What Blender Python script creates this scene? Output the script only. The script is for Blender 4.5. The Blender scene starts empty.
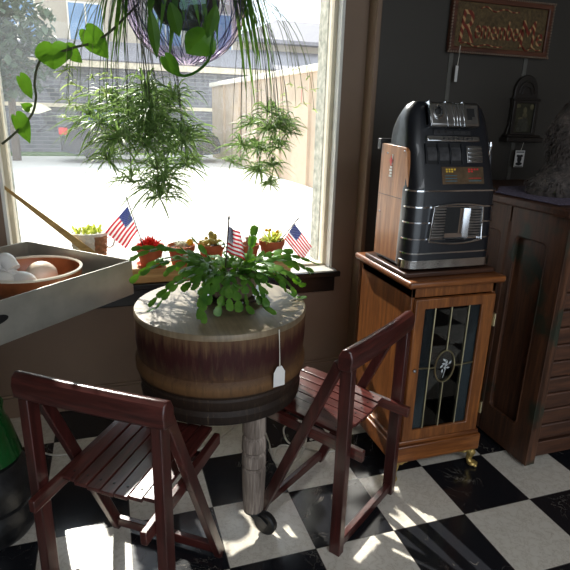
import bpy, bmesh, math, random
from mathutils import Vector, Matrix
SC = bpy.context.scene
COL = SC.collection
rnd = random.Random(7)
V = Vector
PI = math.pi
sin, cos = math.sin, math.cos

# ------------------------------------------------------------------ camera
F_PX = 534.366
CAM = V((0, 0, 1.4325))
yaw, pitch, roll = [math.radians(a) for a in (18.4157, 17.4681, 1.6197)]
FW = V((sin(yaw) * cos(pitch), cos(yaw) * cos(pitch), -sin(pitch)))
r0 = V((cos(yaw), -sin(yaw), 0)); u0 = r0.cross(FW)
RT = r0 * cos(roll) + u0 * sin(roll); UP = u0 * cos(roll) - r0 * sin(roll)
cd = bpy.data.cameras.new('camera'); cam = bpy.data.objects.new('camera', cd); COL.objects.link(cam)
cam.matrix_world = Matrix(((RT.x, UP.x, -FW.x, CAM.x), (RT.y, UP.y, -FW.y, CAM.y), (RT.z, UP.z, -FW.z, CAM.z), (0, 0, 0, 1)))
cd.sensor_width = 36; cd.lens = F_PX / 570 * 36; cd.clip_start = .02; cd.clip_end = 300
SC.camera = cam

def at(px, py, y=None, z=None, x=None):
    """measured point of the photograph at a known depth, height or side"""
    d = RT * ((px - 285) / F_PX) - UP * ((py - 285) / F_PX) + FW
    t = y / d.y if y is not None else (z - CAM.z) / d.z if z is not None else x / d.x
    return CAM + d * t

# ------------------------------------------------------------------ light
w = bpy.data.worlds.new('sky'); SC.world = w; w.use_nodes = True
bg = w.node_tree.nodes['Background']; bg.inputs[0].default_value = (.80, .90, 1, 1); bg.inputs[1].default_value = 2.0
sd = bpy.data.lights.new('sun', 'SUN'); sun = bpy.data.objects.new('sun', sd); COL.objects.link(sun)
sd.energy = 9; sd.angle = math.radians(.7); sd.color = (1, .95, .86)
el = math.radians(39.6)
sun.rotation_euler = V((.175 * cos(el), -.985 * cos(el), -sin(el))).to_track_quat('-Z', 'Y').to_euler()
sun.location = (0, 12, 12)
for nm, loc, rot, sx, sy in (('window_portal', (.32, 2.72, 1.48), (-PI / 2, 0, 0), 1.6, 1.7), ('shop_portal', (.6, -2.45, 1.4), (PI / 2, 0, 0), 3.9, 2.1)):
    ld = bpy.data.lights.new(nm, 'AREA'); lo = bpy.data.objects.new(nm, ld); COL.objects.link(lo)
    ld.shape = 'RECTANGLE'; ld.size = sx; ld.size_y = sy; ld.cycles.is_portal = True
    lo.location = loc; lo.rotation_euler = rot
ld = bpy.data.lights.new('added_front_fill', 'AREA'); lo = bpy.data.objects.new('added_front_fill', ld); COL.objects.link(lo)  # added fill lamp for the interior, no fixture hangs there
ld.shape = 'RECTANGLE'; ld.size = 2.2; ld.size_y = .8; ld.energy = 34; ld.color = (.92, .96, 1); lo.location = (.9, -1.3, 2.7)
vs = SC.view_settings
vs.view_transform = 'Standard'; vs.look = 'None'; vs.exposure = 0.35; vs.gamma = 1; vs.use_curve_mapping = False

# ------------------------------------------------------------------ materials
def lin(c):
    return tuple(((v / 255) / 12.92 if v / 255 <= .04045 else ((v / 255 + .055) / 1.055) ** 2.4) for v in c) + (1,)

class NT:
    def __init__(s, name):
        s.m = bpy.data.materials.new(name); s.m.use_nodes = True
        s.t = s.m.node_tree; s.n = s.t.nodes; s.b = s.n['Principled BSDF']; s.out = s.n['Material Output']
    def node(s, ty, **k):
        nd = s.n.new(ty)
        for a, v in k.items(): setattr(nd, a, v)
        return nd
    def link(s, a, b): s.t.links.new(a, b)
    def coord(s, scale=(1, 1, 1), loc=(0, 0, 0), rot=(0, 0, 0)):
        tc = s.node('ShaderNodeTexCoord'); mp = s.node('ShaderNodeMapping')
        mp.inputs['Scale'].default_value = scale; mp.inputs['Location'].default_value = loc; mp.inputs['Rotation'].default_value = rot
        s.link(tc.outputs['Object'], mp.inputs[0]); return mp.outputs[0]
    def noise(s, vec, scale, detail=4, rough=.55, dist=0):
        nd = s.node('ShaderNodeTexNoise'); nd.inputs['Scale'].default_value = scale
        nd.inputs['Detail'].default_value = detail; nd.inputs['Roughness'].default_value = rough; nd.inputs['Distortion'].default_value = dist
        s.link(vec, nd.inputs['Vector']); return nd.outputs[0]
    def math(s, op, a, b=None, c=None):
        nd = s.node('ShaderNodeMath', operation=op)
        for i, v in enumerate((a, b, c)):
            if v is None: continue
            if isinstance(v, (int, float)): nd.inputs[i].default_value = v
            else: s.link(v, nd.inputs[i])
        return nd.outputs[0]
    def ramp(s, fac, stops, interp='LINEAR'):
        nd = s.node('ShaderNodeValToRGB'); cr = nd.color_ramp; cr.interpolation = interp
        while len(cr.elements) < len(stops): cr.elements.new(.5)
        for e, (p, c) in zip(cr.elements, stops):
            e.position = p; e.color = c if len(c) == 4 else lin(c)
        s.link(fac, nd.inputs[0]); return nd.outputs[0]
    def mix(s, fac, a, b, blend='MIX'):
        nd = s.node('ShaderNodeMix', data_type='RGBA', blend_type=blend)
        for i, v in ((0, fac), (6, a), (7, b)):
            if isinstance(v, (int, float)): nd.inputs[i].default_value = v
            elif isinstance(v, tuple): nd.inputs[i].default_value = v
            else: s.link(v, nd.inputs[i])
        return nd.outputs[2]
    def bump(s, h, strength=.2, dist=.01):
        nd = s.node('ShaderNodeBump'); nd.inputs['Strength'].default_value = strength; nd.inputs['Distance'].default_value = dist
        s.link(h, nd.inputs['Height']); s.link(nd.outputs[0], s.b.inputs['Normal'])
    def set(s, **k):
        for a, v in k.items():
            i = s.b.inputs[a.replace('_', ' ')]
            if hasattr(v, 'is_output'): s.link(v, i)
            else: i.default_value = v

def plain(name, c, rough=.5, metal=0, var=.12, scale=14, bump=0, c2=None, coat=0, spec=.5):
    t = NT(name); v = t.coord(); n = t.noise(v, scale)
    l = lin(c); d = lin(c2) if c2 else tuple(x * (1 - 2 * var) for x in l[:3]) + (1,)
    hi = l if c2 else tuple(min(1, x * (1 + var)) for x in l[:3]) + (1,)
    t.set(Base_Color=t.ramp(n, [(.3, d), (.7, hi)]), Roughness=rough, Metallic=metal, Coat_Weight=coat, Specular_IOR_Level=spec)
    if bump: t.bump(t.noise(v, scale * 3), bump)
    return t.m

def wood(name, cd_, cl, rough=.4, axis='z', grain=1, coat=0, bump=.08, var=None):
    t = NT(name)
    sc = {'x': (2, 26, 26), 'y': (26, 2, 26), 'z': (26, 26, 2)}[axis]
    v = t.coord(tuple(x * grain for x in sc))
    n = t.noise(v, 1.6, 5, .6, .6); n2 = t.noise(v, 9, 3)
    f = t.math('ADD', t.math('MULTIPLY', n, .75), t.math('MULTIPLY', n2, .25))
    c = t.ramp(f, [(.36, cd_), (.5, tuple((a + b) / 2 for a, b in zip(cd_, cl))), (.64, cl)])
    if var:
        big = t.noise(t.coord(), 5, 4); c = t.mix(t.ramp(big, [(.53, (0, 0, 0)), (.62, (255, 255, 255))]), c, lin(var))
    t.set(Base_Color=c, Roughness=rough, Coat_Weight=coat, Coat_Roughness=.15); t.bump(f, bump, .004)
    return t.m

def leafy(name, c1, c2, trans=.4, rough=.4, scale=30, tint=None):
    t = NT(name); v = t.coord(); n = t.noise(v, scale, 3)
    c = t.ramp(n, [(.35, c1), (.65, c2)]); t.set(Base_Color=c, Roughness=rough)
    tr = t.node('ShaderNodeBsdfTranslucent')
    t.link(t.mix(.6, c, lin(tint or c2)), tr.inputs[0])
    mx = t.node('ShaderNodeMixShader'); mx.inputs[0].default_value = trans
    t.link(t.b.outputs[0], mx.inputs[1]); t.link(tr.outputs[0], mx.inputs[2]); t.link(mx.outputs[0], t.out.inputs[0])
    return t.m

def pane_mat(name, tint=(1, 1, 1, 1), refl=.5, dust=0, hazec=(1, 1, 1, 1), rough=0):
    t = NT(name); t.n.remove(t.b)
    tr = t.node('ShaderNodeBsdfTransparent'); tr.inputs[0].default_value = tint
    gl = t.node('ShaderNodeBsdfGlossy'); gl.inputs['Roughness'].default_value = rough
    fr = t.node('ShaderNodeFresnel'); fr.inputs[0].default_value = 1.45
    mx = t.node('ShaderNodeMixShader'); t.link(t.math('MULTIPLY', fr.outputs[0], refl), mx.inputs[0])
    t.link(tr.outputs[0], mx.inputs[1]); t.link(gl.outputs[0], mx.inputs[2]); o = mx.outputs[0]
    if dust:  # translucent layer mixed over the clear glass
        tl = t.node('ShaderNodeBsdfTranslucent'); tl.inputs[0].default_value = hazec
        m2 = t.node('ShaderNodeMixShader')
        n = t.noise(t.coord(), 3.0, 6, .7)
        t.link(t.math('MULTIPLY', t.math('ADD', n, .5), dust), m2.inputs[0]); t.link(o, m2.inputs[1]); t.link(tl.outputs[0], m2.inputs[2]); o = m2.outputs[0]
    t.link(o, t.out.inputs[0]); return t.m

TILE, GX, GY = .305, .2965, 1.6876
def floor_mat():
    t = NT('marble_checker'); tc = t.node('ShaderNodeTexCoord'); sp = t.node('ShaderNodeSeparateXYZ'); t.link(tc.outputs['Object'], sp.inputs[0])
    gx = t.math('DIVIDE', t.math('SUBTRACT', sp.outputs[0], GX), TILE); gy = t.math('DIVIDE', t.math('SUBTRACT', sp.outputs[1], GY), TILE)
    fx, fy = t.math('FLOOR', gx), t.math('FLOOR', gy)
    par = t.math('FLOORED_MODULO', t.math('ADD', fx, fy), 2)          # 0 -> black
    cb = t.node('ShaderNodeCombineXYZ'); t.link(fx, cb.inputs[0]); t.link(fy, cb.inputs[1])
    wn = t.node('ShaderNodeTexWhiteNoise'); t.link(cb.outputs[0], wn.inputs[0])
    off = t.node('ShaderNodeVectorMath', operation='MULTIPLY_ADD'); t.link(wn.outputs['Color'], off.inputs[0]); off.inputs[1].default_value = (7, 7, 7); t.link(tc.outputs['Object'], off.inputs[2])
    vec = off.outputs[0]
    n1 = t.noise(vec, 7, 6, .6, .7); vein = t.math('ABSOLUTE', t.math('SUBTRACT', n1, .5))
    n2 = t.noise(vec, 24, 5, .65, .4); vein2 = t.math('ABSOLUTE', t.math('SUBTRACT', n2, .5))
    n3 = t.noise(vec, 3.5, 3)
    wv = t.ramp(vein2, [(0, (176, 166, 152)), (.012, (205, 198, 186)), (.1, (212, 206, 195))])
    wv = t.mix(t.ramp(n3, [(.3, (0, 0, 0)), (.75, (120, 120, 120))]), wv, lin((196, 186, 168)))
    bm = t.math('MULTIPLY', t.ramp(vein, [(0, (255, 255, 255)), (.006, (60, 60, 60)), (.013, (0, 0, 0))]), t.ramp(n3, [(.52, (0, 0, 0)), (.62, (255, 255, 255))]))
    bk = t.mix(bm, lin((27, 28, 32)), lin((140, 132, 120)))
    c = t.mix(par, bk, wv)
    ex = t.math('ABSOLUTE', t.math('SUBTRACT', t.math('FRACT', gx), .5)); ey = t.math('ABSOLUTE', t.math('SUBTRACT', t.math('FRACT', gy), .5))
    ed = t.math('GREATER_THAN', t.math('MAXIMUM', ex, ey), .4955)
    c = t.mix(ed, c, lin((70, 64, 58)))
    t.set(Base_Color=c, Roughness=t.math('ADD', t.math('MULTIPLY', n2, .16), .1), Specular_IOR_Level=.5)
    return t.m

def drum_mat():
    t = NT('worn_painted_wood'); tc = t.node('ShaderNodeTexCoord'); sp = t.node('ShaderNodeSeparateXYZ'); t.link(tc.outputs['Object'], sp.inputs[0])
    st = t.noise(t.coord((30, 30, 2.2)), 1.7, 5, .65); bl = t.noise(t.coord(), 9, 5, .6); fn = t.noise(t.coord((1, 1, .25)), 60, 4, .7)
    z = t.math('ADD', sp.outputs[2], t.math('ADD', t.math('MULTIPLY', t.math('SUBTRACT', st, .5), .12), t.math('MULTIPLY', t.math('SUBTRACT', bl, .5), .05)))
    lo = t.math('LESS_THAN', sp.outputs[2], .158); zz = t.math('DIVIDE', t.math('ADD', t.math('MULTIPLY', sp.outputs[2], lo), t.math('MULTIPLY', z, t.math('SUBTRACT', 1, lo))), .29)
    c = t.ramp(zz, [(0, (28, 20, 16)), (.30, (44, 32, 24)), (.355, (50, 36, 26)), (.37, (96, 68, 42)), (.44, (108, 78, 48)), (.54, (78, 54, 38)), (.62, (66, 42, 32)), (.70, (56, 22, 21)), (.80, (60, 27, 24)), (.90, (90, 64, 44)), (1, (108, 82, 56))])
    c = t.mix(t.ramp(fn, [(.5, (0, 0, 0)), (.68, (160, 160, 160))]), c, lin((36, 25, 20)))
    c = t.mix(t.ramp(st, [(.62, (0, 0, 0)), (.72, (110, 110, 110))]), c, lin((165, 140, 112)))
    sc = t.noise(t.coord((5, 5, .6), loc=(3, 1, 2)), 14, 6, .75); c = t.mix(t.ramp(sc, [(.54, (0, 0, 0)), (.66, (84, 84, 84))]), c, lin((150, 120, 90)))
    t.set(Base_Color=c, Roughness=.6, Specular_IOR_Level=.3); t.bump(fn, .3, .004); return t.m

def drumtop_mat():
    t = NT('scuffed_table_top'); v = t.coord(); n = t.noise(v, 6, 6, .65); s = t.noise(t.coord((40, 3, 3)), 2, 4)
    c = t.ramp(n, [(.3, (92, 80, 62)), (.5, (124, 108, 84)), (.7, (146, 128, 100))]); c = t.mix(.25, c, t.ramp(s, [(.35, (84, 72, 58)), (.65, (150, 136, 112))]))
    t.set(Base_Color=c, Roughness=.42); t.bump(n, .05); return t.m

def brick_mat(name, c1, c2, mortar, scale=1.0):
    t = NT(name); v = t.coord((1, 1, 1), rot=(PI / 2, 0, 0)); b = t.node('ShaderNodeTexBrick')
    b.inputs['Color1'].default_value = lin(c1); b.inputs['Color2'].default_value = lin(c2); b.inputs['Mortar'].default_value = lin(mortar)
    b.inputs['Scale'].default_value = scale; b.inputs['Brick Width'].default_value = .4; b.inputs['Row Height'].default_value = .14; b.inputs['Mortar Size'].default_value = .015
    t.link(v, b.inputs['Vector']); t.set(Base_Color=b.outputs[0], Roughness=.85); return t.m

def striped_letters():
    t = NT('candy_stripe_letters'); wv = t.node('ShaderNodeTexWave'); wv.inputs['Scale'].default_value = 11; wv.inputs['Distortion'].default_value = 2.5
    t.link(t.coord(rot=(0, .7, 0)), wv.inputs[0])
    t.set(Base_Color=t.ramp(wv.outputs[1], [(.35, (112, 42, 32)), (.6, (140, 74, 50)), (.85, (186, 150, 104))]), Roughness=.35); return t.m

def iridescent():
    t = NT('iridescent_glass'); t.n.remove(t.b)
    lw = t.node('ShaderNodeLayerWeight'); lw.inputs[0].default_value = .45
    n = t.noise(t.coord(), 5, 3, .5, .8)
    f = t.math('ADD', t.math('MULTIPLY', lw.outputs[1], .7), t.math('MULTIPLY', n, .55))
    c = t.ramp(f, [(.2, (150, 200, 176)), (.40, (170, 186, 206)), (.58, (190, 172, 214)), (.75, (222, 204, 230)), (.95, (236, 226, 206))])
    tr = t.node('ShaderNodeBsdfTransparent'); t.link(t.mix(.38, (1, 1, 1, 1), c), tr.inputs[0])
    gl = t.node('ShaderNodeBsdfGlossy'); t.link(c, gl.inputs[0]); gl.inputs['Roughness'].default_value = .08
    tl = t.node('ShaderNodeBsdfTranslucent'); t.link(c, tl.inputs[0])
    vo = t.node('ShaderNodeTexVoronoi'); vo.inputs['Scale'].default_value = 24; t.link(t.coord(), vo.inputs[0])
    bp = t.node('ShaderNodeBump'); bp.inputs['Strength'].default_value = .6; bp.inputs['Distance'].default_value = .01; t.link(vo.outputs[0], bp.inputs['Height']); t.link(bp.outputs[0], gl.inputs['Normal'])
    m1 = t.node('ShaderNodeMixShader'); m1.inputs[0].default_value = .2; t.link(gl.outputs[0], m1.inputs[1]); t.link(tl.outputs[0], m1.inputs[2])
    m2 = t.node('ShaderNodeMixShader'); t.link(t.math('ADD', t.math('MULTIPLY', lw.outputs[1], .55), .10), m2.inputs[0]); t.link(tr.outputs[0], m2.inputs[1]); t.link(m1.outputs[0], m2.inputs[2])
    t.link(m2.outputs[0], t.out.inputs[0]); return t.m

W_ = {}
W_['wall'] = plain('taupe_paint', (128, 106, 88), .6, var=.04, scale=3)
W_['darkwall'] = plain('charcoal_olive_paint', (58, 54, 48), .6, var=.04, scale=3)
W_['ceil'] = plain('ceiling_paint', (120, 116, 108), .8, var=.03)
W_['whiteframe'] = plain('white_window_paint', (226, 224, 216), .45, var=.04)
W_['creamframe'] = plain('cream_window_paint', (206, 196, 172), .5, var=.05)
W_['blackpaint'] = plain('black_gloss_paint', (26, 24, 24), .3, var=.1)
W_['sill'] = plain('lit_sill_tone', (190, 188, 182), .35, var=.06)  # pale tone carries the light falling on the sill top
W_['floor'] = floor_mat()
W_['redwood'] = wood('mahogany_stain', (50, 21, 19), (98, 46, 40), .28, 'y', coat=.5)
W_['redwood_z'] = wood('mahogany_stain_upright', (42, 18, 16), (80, 36, 32), .34, 'z', coat=.25)
W_['redwood_x'] = wood('mahogany_stain_rail', (44, 18, 17), (84, 38, 34), .3, 'x', coat=.3)
W_['plug'] = plain('dark_wood_plug', (34, 14, 12), .4)
W_['oak'] = wood('golden_oak', (92, 50, 22), (150, 92, 44), .36, 'z', coat=.2)
W_['oak_x'] = wood('golden_oak_rail', (90, 48, 22), (146, 88, 42), .36, 'x', coat=.2)
W_['oaklight'] = wood('honey_oak_panel', (130, 80, 44), (184, 124, 76), .38, 'z', coat=.2)
W_['darkwood'] = wood('dark_walnut', (44, 26, 18), (78, 48, 32), .4, 'x')
W_['dresser'] = wood('weathered_brown_wood', (54, 34, 24), (102, 65, 43), .5, 'z', var=(44, 48, 36))
W_['dresser_x'] = wood('weathered_brown_boards', (52, 32, 23), (92, 58, 40), .5, 'x')
W_['plank'] = wood('pale_pine', (176, 132, 80), (216, 176, 118), .6, 'x')
W_['stick'] = wood('tan_bamboo', (150, 116, 62), (196, 160, 98), .5, 'x')
W_['leg'] = wood('peeling_grey_wood', (84, 72, 64), (176, 162, 150), .75, 'z', bump=.3)
W_['drum'] = drum_mat(); W_['drumtop'] = drumtop_mat()
W_['iron'] = plain('dark_cast_iron', (62, 62, 64), .42, .6, bump=.1)
W_['rubber'] = plain('black_rubber', (20, 20, 21), .5)
W_['chrome'] = plain('chrome', (215, 218, 222), .13, 1, var=.03)
W_['chromedull'] = plain('worn_chrome', (170, 168, 166), .3, 1, var=.15, scale=30)
W_['blackenamel'] = plain('black_crackle_enamel', (22, 25, 31), .33, 0, var=.1, scale=90, bump=.12, coat=.3)
W_['void'] = plain('black_recess', (10, 10, 11), .6)
W_['reel'] = plain('dim_reel', (66, 66, 68), .35, var=.3, scale=60)
W_['card'] = plain('bronze_award_card', (112, 92, 70), .35, .5, var=.15, scale=40)
W_['yel'] = plain('yellow_mark', (230, 190, 60), .5); W_['redm'] = plain('red_mark', (205, 48, 44), .5); W_['blu'] = plain('teal_mark', (60, 120, 140), .5)
W_['white'] = plain('white_card', (232, 230, 226), .6, var=.03)
W_['string'] = plain('cotton_string', (220, 214, 200), .8)
W_['brass'] = plain('old_brass', (206, 176, 106), .4, .7, var=.2, scale=60)
W_['lead'] = plain('brass_came', (196, 186, 150), .3, 1)
W_['galv'] = plain('galvanised_steel', (176, 174, 164), .36, .55, var=.12, scale=7)
W_['copper'] = plain('copper_brown_glaze', (150, 86, 52), .3, .1, var=.25, scale=10)
W_['rim'] = plain('cream_glaze', (228, 220, 204), .3)
W_['ceramic'] = plain('white_ceramic', (226, 224, 220), .25, var=.05)
W_['egg'] = plain('mottled_shell', (238, 232, 222), .4, c2=(206, 170, 136), scale=5)
W_['terra'] = plain('terracotta', (196, 104, 62), .75, c2=(168, 84, 50), scale=18)
W_['soil'] = plain('potting_soil', (58, 42, 32), .95, bump=.5, scale=60)
W_['stone'] = plain('ridged_stoneware', (150, 132, 108), .55, c2=(104, 88, 70), scale=25)
W_['blackglaze'] = plain('black_glossy_plate', (16, 16, 18), .1, coat=.5)
W_['wicker'] = plain('white_wicker', (232, 226, 214), .7, var=.08, scale=60, bump=.3)
W_['wickerbrown'] = plain('brown_wicker', (160, 116, 82), .7, var=.15, scale=60, bump=.3)
W_['cactus'] = leafy('holiday_cactus_green', (70, 120, 52), (130, 176, 78), .55, .28, 22, (190, 226, 90))
W_['spider'] = leafy('spider_leaf_green', (84, 118, 60), (146, 172, 104), .36, .45, 40, (150, 184, 96))
W_['spiderlight'] = leafy('pale_spider_green', (130, 160, 90), (180, 200, 130), .5, .45, 8, (190, 210, 120))
W_['strap'] = leafy('strap_leaf_green', (36, 80, 26), (78, 122, 46), .35, .35, 6, (120, 160, 50))
W_['pothos'] = leafy('pothos_green', (40, 90, 22), (72, 122, 34), .32, .3, 12, (120, 170, 40))
W_['pothoswhite'] = leafy('variegated_leaf', (190, 206, 176), (236, 240, 224), .45, .35, 18, (240, 245, 220))
W_['succ'] = leafy('jelly_succulent', (150, 140, 74), (196, 176, 96), .3, .4, 18, (220, 200, 110))
W_['yg'] = leafy('yellow_green_leaf', (120, 150, 50), (196, 206, 90), .45, .5, 25, (230, 230, 110))
W_['redflower'] = leafy('red_cactus', (196, 30, 24), (232, 56, 40), .25, .5, 30, (255, 60, 40))
W_['yellowflower'] = leafy('yellow_flower', (226, 180, 40), (246, 214, 70), .3, .5)
W_['fuzz'] = plain('white_spined_cactus', (214, 206, 186), .9, c2=(150, 150, 118), scale=60, bump=.6)
W_['dry'] = plain('dry_pink_twigs', (176, 136, 116), .9)
W_['stem'] = plain('dark_stem', (62, 66, 38), .7)
W_['stemlight'] = plain('pale_stem', (120, 130, 84), .7)
W_['latt'] = plain('violet_glass_ridge', (96, 84, 122), .2, .3, c2=(60, 70, 84))
W_['irid'] = iridescent()
W_['flagred'] = leafy('flag_red', (192, 36, 52), (204, 44, 60), .35, .7, 20); W_['flagwhite'] = leafy('flag_white', (232, 230, 232), (240, 238, 240), .35, .7, 20)
W_['flagblue'] = leafy('flag_blue', (44, 58, 128), (54, 70, 140), .3, .7, 20)
W_['glass'] = pane_mat('window_glass', (.97, .98, .98, 1), .6, .018, (.95, .97, 1, 1))  # faint translucent veil stands in for window glare over the yard
W_['doorglass'] = pane_mat('door_glass', (.55, .58, .6, 1), 1.0)
W_['texglass'] = pane_mat('rippled_glass', (.35, .40, .42, 1), 1.0, .25, (.3, .36, .4, 1), .25)
W_['etch'] = plain('etched_flower', (188, 194, 196), .5)
W_['cabin'] = plain('dark_cabinet_lining', (30, 22, 17), .7)
W_['green'] = plain('green_glaze', (14, 78, 32), .2, coat=.4, var=.2, scale=6)
W_['blackpot'] = plain('scuffed_black_clay', (36, 36, 37), .38, var=.35, scale=22, bump=.15)
W_['cable'] = plain('white_cable', (206, 200, 188), .5)
W_['fur'] = plain('dark_matted_fibre', (92, 82, 76), .7, c2=(36, 32, 30), scale=40, bump=.9)
W_['lace'] = plain('violet_grey_lace', (128, 118, 140), .9, c2=(58, 50, 66), scale=120)
W_['signpanel'] = plain('glittered_bronze', (112, 92, 58), .4, .3, c2=(74, 58, 34), scale=70, bump=.6)
W_['signframe'] = wood('carved_walnut_frame', (58, 32, 22), (104, 62, 42), .45, 'x', bump=.3)
W_['bead'] = plain('tarnished_bead', (150, 132, 116), .4, .5)
W_['letters'] = striped_letters()
W_['strapgrey'] = plain('grey_hanging_strap', (92, 90, 84), .6)
W_['shrine'] = plain('black_carved_wood', (38, 33, 29), .45, bump=.3, scale=30)
W_['portrait'] = plain('dark_olive_print', (62, 62, 44), .4, c2=(28, 28, 20), scale=22)
W_['printpale'] = plain('pale_print', (98, 92, 66), .5, var=.3, scale=30); W_['printgrey'] = plain('grey_print', (66, 66, 56), .5, var=.3, scale=50)
W_['ink'] = plain('print_ink', (34, 32, 32), .6)
W_['stucco'] = plain('sand_stucco', (190, 168, 144), .9, var=.05, scale=3, bump=.1)
W_['cap'] = plain('pale_coping', (232, 222, 204), .8, var=.04)
W_['ground'] = plain('pale_concrete', (206, 200, 190), .9, var=.06, scale=1.5)
W_['grass'] = plain('lawn', (96, 122, 66), .95, var=.3, scale=20)
W_['brick'] = brick_mat('grey_brick', (92, 92, 98), (112, 110, 114), (132, 130, 130))
W_['siding'] = plain('beige_siding', (176, 164, 146), .85, var=.04)
W_['roof'] = plain('grey_shingle', (136, 132, 136), .9, var=.2, scale=18)
W_['fascia'] = plain('cream_fascia', (226, 210, 182), .7)
W_['bluewin'] = plain('blue_window_glass', (104, 138, 172), .1, var=.1, scale=2)
W_['carpaint'] = plain('dark_blue_car_paint', (24, 30, 40), .25, .1, var=.1, coat=.3)
W_['carglass'] = plain('dark_car_glass', (52, 74, 100), .06, coat=.5)
W_['bark'] = plain('tree_bark', (96, 84, 72), .9, bump=.4)
W_['crown'] = leafy('hazy_tree_leaf', (52, 70, 52), (84, 104, 78), .2, .6, 3)
W_['jamb'] = plain('mossy_brick_edge', (176, 172, 156), .9, c2=(110, 112, 98), scale=26, bump=.4)

# ------------------------------------------------------------------ builders
ORG = {}
def mats(m):
    return [W_[x] for x in ([m] if isinstance(m, str) else m)]

class MB:
    def __init__(s): s.bm = bmesh.new()
    def _faces(s, vs, idx, mat=0):
        out = []
        for f in idx:
            try:
                fc = s.bm.faces.new([vs[i] for i in f]); fc.material_index = mat; out.append(fc)
            except ValueError: pass
        return out
    def box(s, c, size, mat=0, rot=None):
        c = V(c); h = V(size) / 2
        pts = [V((x * h.x, y * h.y, z * h.z)) for x in (-1, 1) for y in (-1, 1) for z in (-1, 1)]
        if rot is not None: pts = [rot @ p for p in pts]
        vs = [s.bm.verts.new(c + p) for p in pts]
        s._faces(vs, [(0, 1, 3, 2), (4, 6, 7, 5), (0, 4, 5, 1), (2, 3, 7, 6), (0, 2, 6, 4), (1, 5, 7, 3)], mat); return s
    def span(s, a, b, mat=0):
        a, b = V(a), V(b); return s.box((a + b) / 2, [abs(x) for x in (b - a)], mat)
    def bar(s, p0, p1, wx, wy, mat=0, side=(1, 0, 0)):
        p0, p1 = V(p0), V(p1); d = (p1 - p0).normalized(); x = V(side); x = (x - d * x.dot(d)).normalized(); y = d.cross(x)
        R = Matrix((x, y, d)).transposed(); return s.box((p0 + p1) / 2, (wx, wy, (p1 - p0).length), mat, R)
    def rings(s, rings, mat=0, closed=True, caps=True):
        R = [[s.bm.verts.new(V(p)) for p in r] for r in rings]; n = len(R[0])
        for a, b in zip(R, R[1:]):
            for i in range(n if closed else n - 1):
                j = (i + 1) % n
                f = s.bm.faces.new((a[i], a[j], b[j], b[i])); f.material_index = mat
        if caps and closed:
            for r in (R[0], R[-1]):
                try: f = s.bm.faces.new(r); f.material_index = mat
                except ValueError: pass
        return s
    def tube(s, pts, r, n=8, mat=0, caps=True):
        pts = [V(p) for p in pts]; rs = r if isinstance(r, (list, tuple)) else [r] * len(pts)
        rings = []; x = None
        for i, p in enumerate(pts):
            d = (pts[min(i + 1, len(pts) - 1)] - pts[max(i - 1, 0)])
            d = d.normalized() if d.length > 1e-9 else V((0, 0, 1))
            if x is None:
                x = d.orthogonal().normalized()
            x = (x - d * x.dot(d)); x = x.normalized() if x.length > 1e-6 else d.orthogonal().normalized(); y = d.cross(x)
            rings.append([p + (x * cos(2 * PI * k / n) + y * sin(2 * PI * k / n)) * rs[i] for k in range(n)])
        return s.rings(rings, mat, True, caps)
    def lathe(s, prof, n=32, c=(0, 0, 0), mat=0, caps=False, flute=0, nf=0):
        c = V(c)
        return s.rings([[c + V(((r + (flute * cos(nf * 2 * PI * k / n) if r > .001 else 0)) * cos(2 * PI * k / n), (r + (flute * cos(nf * 2 * PI * k / n) if r > .001 else 0)) * sin(2 * PI * k / n), z)) for k in range(n)] for r, z in prof], mat, True, caps)
    def ball(s, c, r, n=12, m=8, mat=0, rot=None):
        c = V(c); r = V((r, r, r)) if isinstance(r, (int, float)) else V(r); rg = []
        for i in range(m + 1):
            a = -PI / 2 + PI * i / m; q = max(cos(a), .02)
            ring = [V((r.x * q * cos(2 * PI * k / n), r.y * q * sin(2 * PI * k / n), r.z * sin(a))) for k in range(n)]
            if rot is not None: ring = [rot @ p for p in ring]
            rg.append([c + p for p in ring])
        return s.rings(rg, mat)
    def strip(s, pts, ws, side=None, mat=0, fold=.25):
        """leaf blade: folded along its midrib"""
        pts = [V(p) for p in pts]; L, M_, R = [], [], []
        for i, p in enumerate(pts):
            d = (pts[min(i + 1, len(pts) - 1)] - pts[max(i - 1, 0)]).normalized()
            sd_ = V(side) if side is not None else d.cross(V((0, 0, 1)))
            sd_ = sd_ - d * sd_.dot(d)
            sd_ = sd_.normalized() if sd_.length > 1e-4 else d.orthogonal().normalized()
            up = sd_.cross(d); wd = ws[i] / 2
            L.append(s.bm.verts.new(p - sd_ * wd + up * wd * fold)); M_.append(s.bm.verts.new(p)); R.append(s.bm.verts.new(p + sd_ * wd + up * wd * fold))
        for i in range(len(pts) - 1):
            for a, b in ((L, M_), (M_, R)):
                f = s.bm.faces.new((a[i], b[i], b[i + 1], a[i + 1])); f.material_index = mat
        return s
    def prism(s, outline, a, b, mat=0):
        """outline: list of 3D points; extruded by vector (b - a)"""
        off = V(b) - V(a); lo = [V(p) for p in outline]
        return s.rings([lo, [p + off for p in lo]], mat)
    def ring_frame(s, outer, inner, off, mat=0):
        o0 = [V(p) for p in outer]; i0 = [V(p) for p in inner]; off = V(off); n = len(o0)
        A, B, C, D = [[s.bm.verts.new(p) for p in l] for l in (o0, i0, [p + off for p in o0], [p + off for p in i0])]
        for i in range(n):
            j = (i + 1) % n
            for q in ((A[i], A[j], B[j], B[i]), (C[i], D[i], D[j], C[j]), (A[i], C[i], C[j], A[j]), (B[i], B[j], D[j], D[i])):
                f = s.bm.faces.new(q); f.material_index = mat
        return s
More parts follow.
